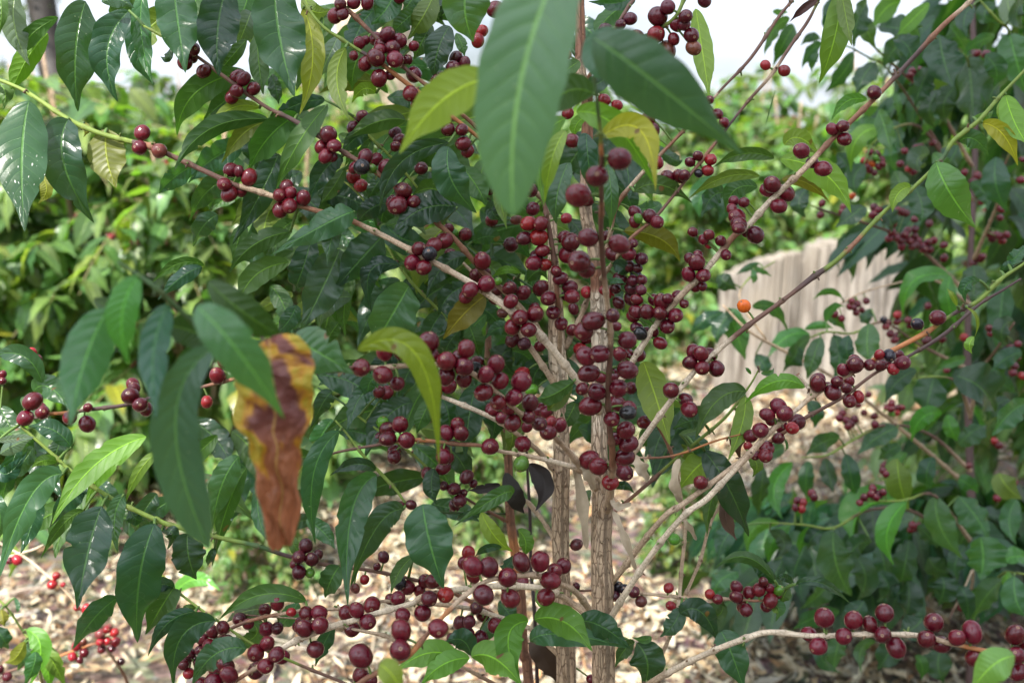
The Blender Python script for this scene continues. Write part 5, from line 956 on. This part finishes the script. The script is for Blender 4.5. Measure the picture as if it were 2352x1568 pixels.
PROTO = [bush_meshes(100 + k, H=h, Rr=r, nb=n) for k, (h, r, n) in enumerate([(1.45, .66, 84), (1.55, .60, 78), (1.35, .70, 84)])]
def bush(name_label, loc, rz, scale, proto, group=None):
    t = thing('coffee_bush', name_label, 'coffee bush', loc, group); t.rotation_euler = (0, 0, rz); t.scale = (scale,) * 3
    for nm, me, kd in zip(('stem', 'branch', 'foliage', 'fruit'), PROTO[proto], (None, 'stuff', 'stuff', 'stuff')):
        o = bpy.data.objects.new(nm, me); link(o, t)
        if kd: o['kind'] = kd
    return t
def gz(y, x=0): return max(0.0, (y - 6.0)) * .085 + (.0 if y < 6 else .0)
def at(px, d):
    p = P(px, 784, d); return (p.x, p.y, gz(p.y))
G1 = 'sunlit coffee bushes in the row behind the plant'
rng = np.random.default_rng(5)
ROW = [(-40, 3.75, 1.0, 0, 'sunny coffee bush at the far left end of the blurred row, above the leaf litter'),
 (215, 3.9, 1.02, 1, 'bright coffee bush in the row, below the hanging yellowish leaf'),
 (455, 3.75, .98, 2, 'bright coffee bush in the row, behind the blurred drooping leaves'),
 (680, 4.1, .96, 0, 'sunlit coffee bush in the row, just left of the trunks'),
 (880, 4.7, .95, 1, 'sunlit coffee bush seen through the leaves below the big tan trunk')]
for px, d, s, k, lab in ROW: bush(lab, at(px, d), rng.uniform(0, 6.28), s, k, G1)
G2 = 'far coffee bushes along the slope'
far = [(-120, 5.6, 1.12), (90, 5.9, 1.08), (310, 5.5, 1.1), (520, 6.0, 1.08), (740, 5.7, 1.02), (960, 6.4, 1.05), (1180, 6.2, .98), (1400, 6.8, .95), (1590, 6.3, .86), (1800, 7.4, 1.0), (2010, 6.6, 1.05), (2230, 6.4, 1.1), (2420, 6.0, 1.1),
       (0, 7.8, 1.15), (250, 8.0, 1.1), (480, 7.6, 1.15), (700, 8.2, 1.1), (930, 8.3, 1.1), (1150, 8.0, 1.05), (1370, 8.8, 1.05), (1560, 8.3, 1.05), (1700, 9.0, 1.15), (1890, 8.6, 1.1), (2100, 8.4, 1.1), (2330, 8.0, 1.15)]
LM = [(-50, 'at the left edge of the picture'), (100, 'below the dark leaning tree'), (350, 'behind the first pair of cherries on the left'), (600, 'between the dark leaning tree and the tan trunk'), (800, 'in front of the big tan trunk'),
      (1000, 'just right of the big tan trunk'), (1300, 'behind the large blurred leaf'), (1450, 'behind the tallest coffee trunk'), (1650, 'just left of the old stump'), (1820, 'over the left half of the stump'), (2050, 'over the right half of the stump'), (2300, 'behind the stem of the dark right-hand plant'), (3000, 'at the right edge of the picture')]
for i, (px, d, s) in enumerate(far):
    lm = [l for x, l in LM if x >= px][0]
    bush(('nearer' if i < 13 else 'more distant') + ' far-row coffee bush ' + lm, at(px, d), rng.uniform(0, 6.28), s, i % 3, G2)
t = bush('shaded coffee bush behind the dark plant at the right edge, under its lower leaves', at(2420, 3.4), 1.0, .85, 2, None)
t = bush('coffee bush showing above the old stump, right of the crossing branches', at(2060, 5.9), 4.2, 1.0, 0, None)

for px, d, s, k, lab in [(1600, 3.0, .28, 1, 'knee-high coffee seedling behind the crossing pale branches'), (1100, 3.2, .34, 0, 'knee-high coffee seedling left of the reddish trunk'),
                         (575, 2.9, .30, 2, 'low sunlit coffee seedling under the tip of the diseased leaf'), (1490, 4.6, .36, 2, 'low coffee bush just right of the tallest trunk')]:
    bush(lab, at(px, d), rng.uniform(0, 6.28), s, k, None)
# ================================================================== stump
def stump():
    c = P(1870, 890, 5.25); t = thing('tree_stump', 'weathered pale grey split stump standing on the litter behind the bare branches', 'stump', (c.x, c.y, 0))
    m, tr = newmat('weathered_wood'); lk = tr.links.new; o = nd(tr, 'ShaderNodeOutputMaterial'); tc = nd(tr, 'ShaderNodeTexCoord')
    mp_ = nd(tr, 'ShaderNodeMapping', Scale=(17, 17, 2.4)); lk(tc.outputs['Object'], mp_.inputs['Vector'])
    n1 = nd(tr, 'ShaderNodeTexNoise', Scale=1.6, Detail=7.0, Roughness=.62); lk(mp_.outputs[0], n1.inputs['Vector'])
    n2 = nd(tr, 'ShaderNodeTexNoise', Scale=3.0, Detail=3.0); lk(tc.outputs['Object'], n2.inputs['Vector'])
    rp_ = nd(tr, 'ShaderNodeValToRGB'); e = rp_.color_ramp.elements; e[0].position = .34; e[0].color = (.10, .080, .062, 1); e[1].position = .60; e[1].color = (.285, .255, .22, 1)
    lk(n1.outputs['Fac'], rp_.inputs[0]); col = mixc(tr, smooth(tr, n2.outputs['Fac'], .45, .62), rp_.outputs[0], mixc(tr, .55, rp_.outputs[0], (.26, .22, .17, 1)))
    pr = nd(tr, 'ShaderNodeBsdfPrincipled', Roughness=.85); lk(col, pr.inputs['Base Color']); bp = nd(tr, 'ShaderNodeBump', Strength=.8, Distance=.008); lk(n1.outputs['Fac'], bp.inputs['Height']); lk(bp.outputs[0], pr.inputs['Normal']); lk(pr.outputs[0], o.inputs['Surface'])
    k = 5.25 / FPX
    def slab(name, x0, x1, tops, dy, depth, seed):
        rg = np.random.default_rng(seed); n = 150; nz_ = 16
        ck = {int(q): rg.uniform(.02, .05) for q in rg.integers(6, 144, 3)}
        X = np.linspace(x0, x1, n); H = np.interp(X, [q[0] for q in tops], [q[1] for q in tops]) + .008 * np.sin(np.arange(n) * .23) * np.sin(np.arange(n) * .07) + rg.uniform(-.004, .004, n)
        V, F = [], []
        # closed profile: front face (curved), top, back face
        for i in range(n):
            s = (i / (n - 1)) * 2 - 1; bow = depth * math.sqrt(max(0, 1 - .92 * s * s)); g = .008 * math.sin(i * .09 + 1) + .003 * math.sin(i * .5) + rg.uniform(-.002, .002) - ck.get(i, 0) - .6 * ck.get(i + 1, 0)
            for j in range(nz_ + 1): V.append((X[i] * (1 + .05 * (1 - j / nz_)), dy - bow - g, -.03 + (H[i] + .03) * j / nz_))
            for j in range(nz_, -1, -1): V.append((X[i], dy + bow * .55, -.03 + (H[i] + .03) * j / nz_))
        m2 = 2 * (nz_ + 1)
        for i in range(n - 1):
            for j in range(m2): F.append((i * m2 + j, (i + 1) * m2 + j, (i + 1) * m2 + (j + 1) % m2, i * m2 + (j + 1) % m2))
        F.append(tuple(range(m2))[::1]); F.append(tuple(((n - 1) * m2 + j) for j in range(m2 - 1, -1, -1)))
        me = bpy.data.meshes.new(name); me.from_pydata(V, [], F); me.update(); me.materials.append(m)
        ob = bpy.data.objects.new(name, me); link(ob, t)
        return ob
    zt = lambda py: P(0, py, 5.1).z
    s1 = slab('split_trunk', (1822 - 1870) * k, (2040 - 1870) * k, [((1822 - 1870) * k, zt(600)), ((1838 - 1870) * k, zt(562)), (0, zt(553)), ((1930 - 1870) * k, zt(550)), ((1990 - 1870) * k, zt(556)), ((2038 - 1870) * k, zt(552))], .0, .17, 3); s1['label'] = 'taller right half of the stump'
    s2 = slab('split_trunk', (1648 - 1870) * k, (1826 - 1870) * k, [((1648 - 1870) * k, zt(640)), ((1720 - 1870) * k, zt(605)), ((1770 - 1870) * k, zt(590)), ((1812 - 1870) * k, zt(580))], .05, .12, 4); s2['label'] = 'shorter left half of the stump'
stump()

# ================================================================== trees
def tree(name, label, pts, col, loc, group=None, limbs=(), crown=None, seed=1, mat=None):
    rg = np.random.default_rng(seed); t = thing(name, label, 'tree', loc, group); L0 = np.array(loc)
    C = catmull([p[:3] for p in pts], 8); R = catmull([[p[3]] for p in pts], 8)[:, 0]; n = len(C)
    K = np.tile(col, (n, 1)) * rg.uniform(.9, 1.1, (n, 1)); V, F, U, A, B = tube_geo(C, R, K, np.ones(n), ns=20, jitter=.05, rng=rg)
    place('trunk', mesh_np('trunk', V, F, MAT_BIGBARK, A, B, U), t, loc)
    for lb in limbs:
        C = catmull([p[:3] for p in lb], 6); R = catmull([[p[3]] for p in lb], 6)[:, 0]; n = len(C)
        V, F, U, A, B = tube_geo(C, R, np.tile(col, (n, 1)), np.ones(n), ns=9); place('limb', mesh_np('limb', V, F, MAT_BIGBARK, A, B, U), t, lb[0][:3])
    if crown:
        P_, D_, U_, Ln = [], [], [], []
        for (c, r, m, ll) in crown:
            q = rg.normal(size=(m, 3)); q /= np.linalg.norm(q, axis=1)[:, None]; q *= (rg.random(m) ** .45)[:, None]
            # gather the leaves into sprays
            k = max(6, m // 26); sp = q[:k]; q = sp[rg.integers(0, k, m)] + rg.normal(scale=.13, size=(m, 3))
            P_.append(np.array(c) + q * np.array(r)); D_.append(rg.uniform(-1, 1, (m, 3)) + np.array([0, 0, -.7])); U_.append(np.array([0, 0, 1]) + rg.uniform(-.8, .8, (m, 3))); Ln.append(rg.uniform(.7, 1.3, m) * ll)
        P_, D_, U_, Ln = np.vstack(P_), np.vstack(D_), np.vstack(U_), np.concatenate(Ln); m = len(P_)
        me = scatter('crown', P_, D_, U_, Ln, Ln * .30, rg.uniform(.0, .4, m), rtint(rg, m, (.05, .085, .04)), rtint(rg, m, (.08, .13, .04)), MAT_FAR, nu=3, nv=2)
        o = place('crown', me, t, None); o['kind'] = 'stuff'
    return t
b0 = P(165, 300, 6.2)
q1, q2, q3 = P(150, 250, 6.2), P(112, 130, 6.2), P(95, 0, 6.2)
tree('gum_tree', 'dark leaning tree trunk with loose grey-green leaves against the sky at the upper left', [(b0.x + .12, b0.y, gz(b0.y) - .05, .10), (b0.x + .05, b0.y, .7, .09), (*q1, .085), (*q2, .080), (*q3, .085), (q3.x - .05, q3.y, 3.4, .07), (q3.x + .2, q3.y, 5.0, .04)], (.022, .017, .014),
     (b0.x + .12, b0.y, gz(b0.y)), limbs=[[(*q2, .03), (q2.x - .3, q2.y, q2.z + .25, .022), (q2.x - .7, q2.y, q2.z + .5, .012)], [(*q3, .035), (q3.x + .4, q3.y, 2.7, .022), (q3.x + .75, q3.y, 2.85, .01)]],
     crown=[((q3.x - .35, q3.y, 2.30), (.45, .5, .42), 900, .055), ((q3.x + .35, q3.y, 2.62), (.5, .5, .32), 700, .055), ((q3.x - .45, q3.y, 1.62), (.28, .3, .22), 260, .05), ((q3.x, q3.y, 3.8), (1.2, 1.2, .9), 2500, .06)], seed=4)
g0 = P(868, 300, 7.0)
tree('gum_tree', 'thick pale tan tree trunk in sunlight behind the upper left branches', [(g0.x + .05, g0.y, gz(g0.y) - .05, .36), (g0.x + .02, g0.y, 1.0, .29), (g0.x - .01, g0.y, 2.2, .26), (g0.x - .05, g0.y, 3.6, .24), (g0.x - .2, g0.y, 5.4, .17)], (.52, .43, .32),
     (g0.x, g0.y, gz(g0.y)), limbs=[[(g0.x - .05, g0.y, 3.5, .1), (g0.x + .7, g0.y, 4.3, .06), (g0.x + 1.3, g0.y + .2, 4.8, .03)]], crown=[((g0.x - .2, g0.y, 5.6), (1.7, 1.5, 1.1), 3000, .08)], seed=9)
# unseen tree behind the camera, its crown lobes placed to shade the plants
tree('shade_tree', 'unseen tall leafy tree put behind the camera to shade the plants', [(-3.2, -7.2, -.05, .26), (-3.15, -7.1, 2.5, .22), (-3.1, -6.8, 5.2, .17), (-3.0, -6.0, 8.4, .09)], (.16, .12, .09), (-3.2, -7.2, 0),
     limbs=[[(-3.1, -6.9, 5.0, .10), (-2.9, -5.6, 6.6, .07), (-3.2, -4.6, 7.8, .03)], [(-3.1, -6.6, 6.0, .09), (-2.6, -5.4, 7.6, .05), (-1.9, -4.0, 8.6, .02)], [(-3.05, -6.4, 7.0, .07), (-1.6, -4.6, 8.2, .04), (-.9, -3.4, 9.2, .015)], [(-3.0, -6.2, 7.8, .07), (-2.4, -4.0, 8.4, .05), (-1.6, -2.2, 8.9, .015)]],
     crown=[((-3.45, -5.00, 8.6), (.95, .9, .5), 5200, .17), ((-2.55, -4.4, 8.8), (1.15, 1.0, .5), 6200, .17), ((-1.75, -4.1, 9.1), (1.1, 1.0, .5), 4600, .17), ((-1.95, -2.5, 8.7), (1.05, 1.0, .6), 5200, .17), ((-1.2, -2.1, 9.2), (.9, .9, .5), 3200, .17)], seed=15)
# unseen foliage row added behind the camera to block low sky and deepen contrast
def sky_block_row():
    rg = np.random.default_rng(55); n = 9000
    t = thing('sky_block_hedge', 'unseen dense dark green hedge standing behind the photographer', 'sky_block_hedge', (0, -2.9, 0))
    x = rg.uniform(-5.5, 5.5, n); z = rg.uniform(.05, 1, n) ** .8 * (2.9 + .35 * np.sin(x * 2.1)); y = -2.9 + rg.normal(scale=.28, size=n)
    d = rg.uniform(-1, 1, (n, 3)) + np.array([0, 0, -.5]); up = np.array([0, .3, 1]) + rg.uniform(-.6, .6, (n, 3)); ln = rg.uniform(.12, .2, n)
    me = scatter('foliage', np.stack([x, y, z], 1), d, up, ln, ln * .45, rg.uniform(.1, .5, n), rtint(rg, n, (.022, .065, .026)), rtint(rg, n, (.05, .1, .02)), MAT_FAR, nu=3, nv=2)
    o = place('foliage', me, t, (0, -2.9, 1.4)); o['kind'] = 'stuff'
    for xx in np.arange(-5, 5.1, 1.25):
        C = catmull([[xx, -2.9, -.03], [xx + .05, -2.88, 1.2], [xx - .04, -2.92, 2.6]], 5); k = len(C)
        V, F, U, A, B = tube_geo(C, np.linspace(.035, .01, k), np.tile(COL['w'][0], (k, 1)), np.ones(k), ns=8); place('stem', mesh_np('stem', V, F, MAT_TRUNK, A, B, U), t, (xx, -2.9, 0))
sky_block_row()
# bare sapling between the trunks
sp_ = [P(1209, 1000, 1.2), P(1211, 1072, 1.2), P(1217, 1178, 1.2), P(1220, 1312, 1.2), P(1234, 1568, 1.2)]
a = sp_[-1]; C = catmull([np.array(p) for p in sp_] + [np.array([a.x + .02, a.y + .03, -.02])], 6); n = len(C)
V, F, U, A, B = tube_geo(C, np.full(n, .0015) + np.linspace(0, .0012, n), np.tile(COL['K'][0], (n, 1)), np.zeros(n), ns=7)
o = place('dead_seedling', mesh_np('dead_seedling', V, F, MAT_TWIG, A, B, U), None, (a.x + .02, a.y + .03, 0)); o['label'] = 'thin black upright dead stem between the reddish and the middle trunk'; o['category'] = 'dead stem'

# ================================================================== ground and litter
def ground():
    m, t = newmat('soil'); lk = t.links.new; o = nd(t, 'ShaderNodeOutputMaterial'); tc = nd(t, 'ShaderNodeTexCoord')
    n1 = nd(t, 'ShaderNodeTexNoise', Scale=26.0, Detail=8.0, Roughness=.7); lk(tc.outputs['Object'], n1.inputs['Vector'])
    n2 = nd(t, 'ShaderNodeTexVoronoi', Scale=34.0); lk(tc.outputs['Object'], n2.inputs['Vector'])
    rp_ = nd(t, 'ShaderNodeValToRGB'); e = rp_.color_ramp.elements; e[0].position = .38; e[0].color = (.045, .028, .018, 1); e[1].position = .66; e[1].color = (.34, .26, .19, 1)
    lk(n1.outputs['Fac'], rp_.inputs[0]); col = mixc(t, .45, rp_.outputs[0], mixc(t, 1.0, rp_.outputs[0], n2.outputs['Color'], 'MULTIPLY'))
    pr = nd(t, 'ShaderNodeBsdfPrincipled', Roughness=.9); lk(col, pr.inputs['Base Color']); bp = nd(t, 'ShaderNodeBump', Strength=1.0, Distance=.02); lk(n1.outputs['Fac'], bp.inputs['Height']); lk(bp.outputs[0], pr.inputs['Normal']); lk(pr.outputs[0], o.inputs['Surface'])
    xs = np.concatenate([[-400, -60, -15], np.linspace(-6, 8, 90), [15, 60, 400]]); ys = np.concatenate([[-200, -20, -5], np.linspace(-2, 14, 110), [20, 60, 600]])
    rg = np.random.default_rng(3); X, Y = np.meshgrid(xs, ys, indexing='ij'); Z = np.zeros_like(X)
    Z = np.where(Y > 6, np.minimum((Y - 6) * .085, 1.5), 0) + .012 * np.sin(X * 3.1 + 1) * np.cos(Y * 2.3) - .012
    V = np.stack([X, Y, Z], -1).reshape(-1, 3); nx, ny = len(xs), len(ys); idx = np.arange(nx * ny).reshape(nx, ny)
    F = np.stack([idx[:-1, :-1], idx[1:, :-1], idx[1:, 1:], idx[:-1, 1:]], -1).reshape(-1, 4)
    ob = place('ground', mesh_np('ground', V, F, m)); ob['kind'] = 'structure'
ground()
def litter():
    rg = np.random.default_rng(8)
    def batch(n, x0, x1, y0, y1, l0, l1):
        x = rg.uniform(x0, x1, n); y = rg.uniform(y0, y1, n) ; z = np.where(y > 6, (y - 6) * .085, 0) + np.abs(rg.normal(scale=.012, size=n)) + .002
        a = rg.uniform(0, 6.28, n); tl = rg.normal(scale=.30, size=n)
        d = np.stack([np.cos(a), np.sin(a), tl], 1); up = np.stack([rg.normal(scale=.45, size=n), rg.normal(scale=.45, size=n), np.ones(n)], 1)
        return np.stack([x, y, z], 1), d, up, rg.uniform(l0, l1, n)
    parts = [batch(36000, -2.6, 2.6, 2.2, 4.6, .016, .056), batch(14000, -3.6, 3.6, 4.5, 7.5, .04, .11), batch(2600, -1.2, 1.2, .6, 2.3, .03, .09)]
    P_, D_, U_, Ln = (np.concatenate([p[i] for p in parts]) for i in range(4)); n = len(P_)
    pal = np.array([(.56, .48, .36), (.64, .58, .46), (.42, .32, .20), (.28, .17, .09), (.46, .44, .39), (.13, .08, .05), (.48, .29, .15), (.70, .66, .55)])
    t1 = pal[rg.choice(8, n, p=[.22, .17, .15, .12, .13, .08, .03, .10])] * rg.uniform(.6, 1.15, (n, 1)) * np.array([1.03, .99, .90])
    pt = np.sin(P_[:, 0] * 3.3 + 1.3 * np.sin(P_[:, 1] * 2.1)) + np.sin(P_[:, 1] * 4.1 + 1.7 * np.sin(P_[:, 0] * 2.7)) + rg.normal(scale=.5, size=n)
    kp = pt < 1.0; P_, D_, U_, Ln, t1, n = P_[kp], D_[kp], U_[kp], Ln[kp], t1[kp], int(kp.sum())
    t1 = t1 * np.clip(1.05 - .12 * (pt[kp] > .3), 0, 1)[:, None]
    me = scatter('leaf_litter', P_, D_, U_, Ln, Ln * rg.uniform(.12, .5, n), rg.uniform(-.6, .6, n), t1, t1, MAT_DRY, nu=4, nv=2, wob=.25, rng=rg)
    o = place('leaf_litter', me); o['kind'] = 'stuff'; o['label'] = 'pale dry leaf litter covering the soil'
    acc = Acc()
    for i in range(420):
        x, y = rg.uniform(-2.6, 2.8), rg.uniform(2.3, 6.5); a = rg.uniform(0, 6.28); L_ = rg.uniform(.06, .38); z = max(0, (y - 6) * .085) + rg.uniform(.008, .03)
        c = np.array([x, y, z]); d = np.array([math.cos(a), math.sin(a), rg.uniform(-.08, .08)]) * L_ / 2; bnd = rg.uniform(-.02, .02, 3)
        C = catmull([c - d, c + bnd, c + d], 3); k = len(C); col = pal[rg.integers(0, 7)] * rg.uniform(.5, 1)
        V, F, U, A, B = tube_geo(C, np.linspace(.0035, .0015, k) * rg.uniform(.6, 1.5), np.tile(col, (k, 1)), np.zeros(k), ns=5); acc.add(V, F, U, A, B)
    o = place('twig_litter', acc.mesh('twig_litter', MAT_TWIG)); o['kind'] = 'stuff'; o['label'] = 'thin dead twigs lying over the leaf litter'
litter()
for (x0, y0, x1, y1, w, col, lab) in [(1625, 1276, 1718, 1277, 17, (.42, .15, .07), 'orange-brown bark stick lying on the litter right of the trunks'), (0, 1372, 120, 1352, 9, (.40, .33, .27), 'pale grey dead branch lying on the litter at the lower left'),
                                     (1470, 1285, 1600, 1268, 9, (.30, .12, .07), 'thin reddish stick lying on the litter behind the crossing branches')]:
    def gp(px, py):
        a = P(px, py, 1) - CAM; t = -(CAM.z - .02) / a.z; return CAM + a * t
    a, c = gp(x0, y0), gp(x1, y1); dmean = (a.y + c.y) / 2; C = catmull([np.array(a), np.array((a + c) / 2) + np.array([0, .01, .008]), np.array(c)], 6); n = len(C)
    V, F, U, A, B = tube_geo(C, np.full(n, w / 2 / FPX * dmean), np.tile(col, (n, 1)), np.full(n, .4), ns=9, jitter=.1, rng=rng)
    o = place('fallen_stick', mesh_np('fallen_stick', V, F, MAT_TRUNK, A, B, U), None, a); o['label'] = lab; o['category'] = 'stick'
print('objects', len(scene.objects))
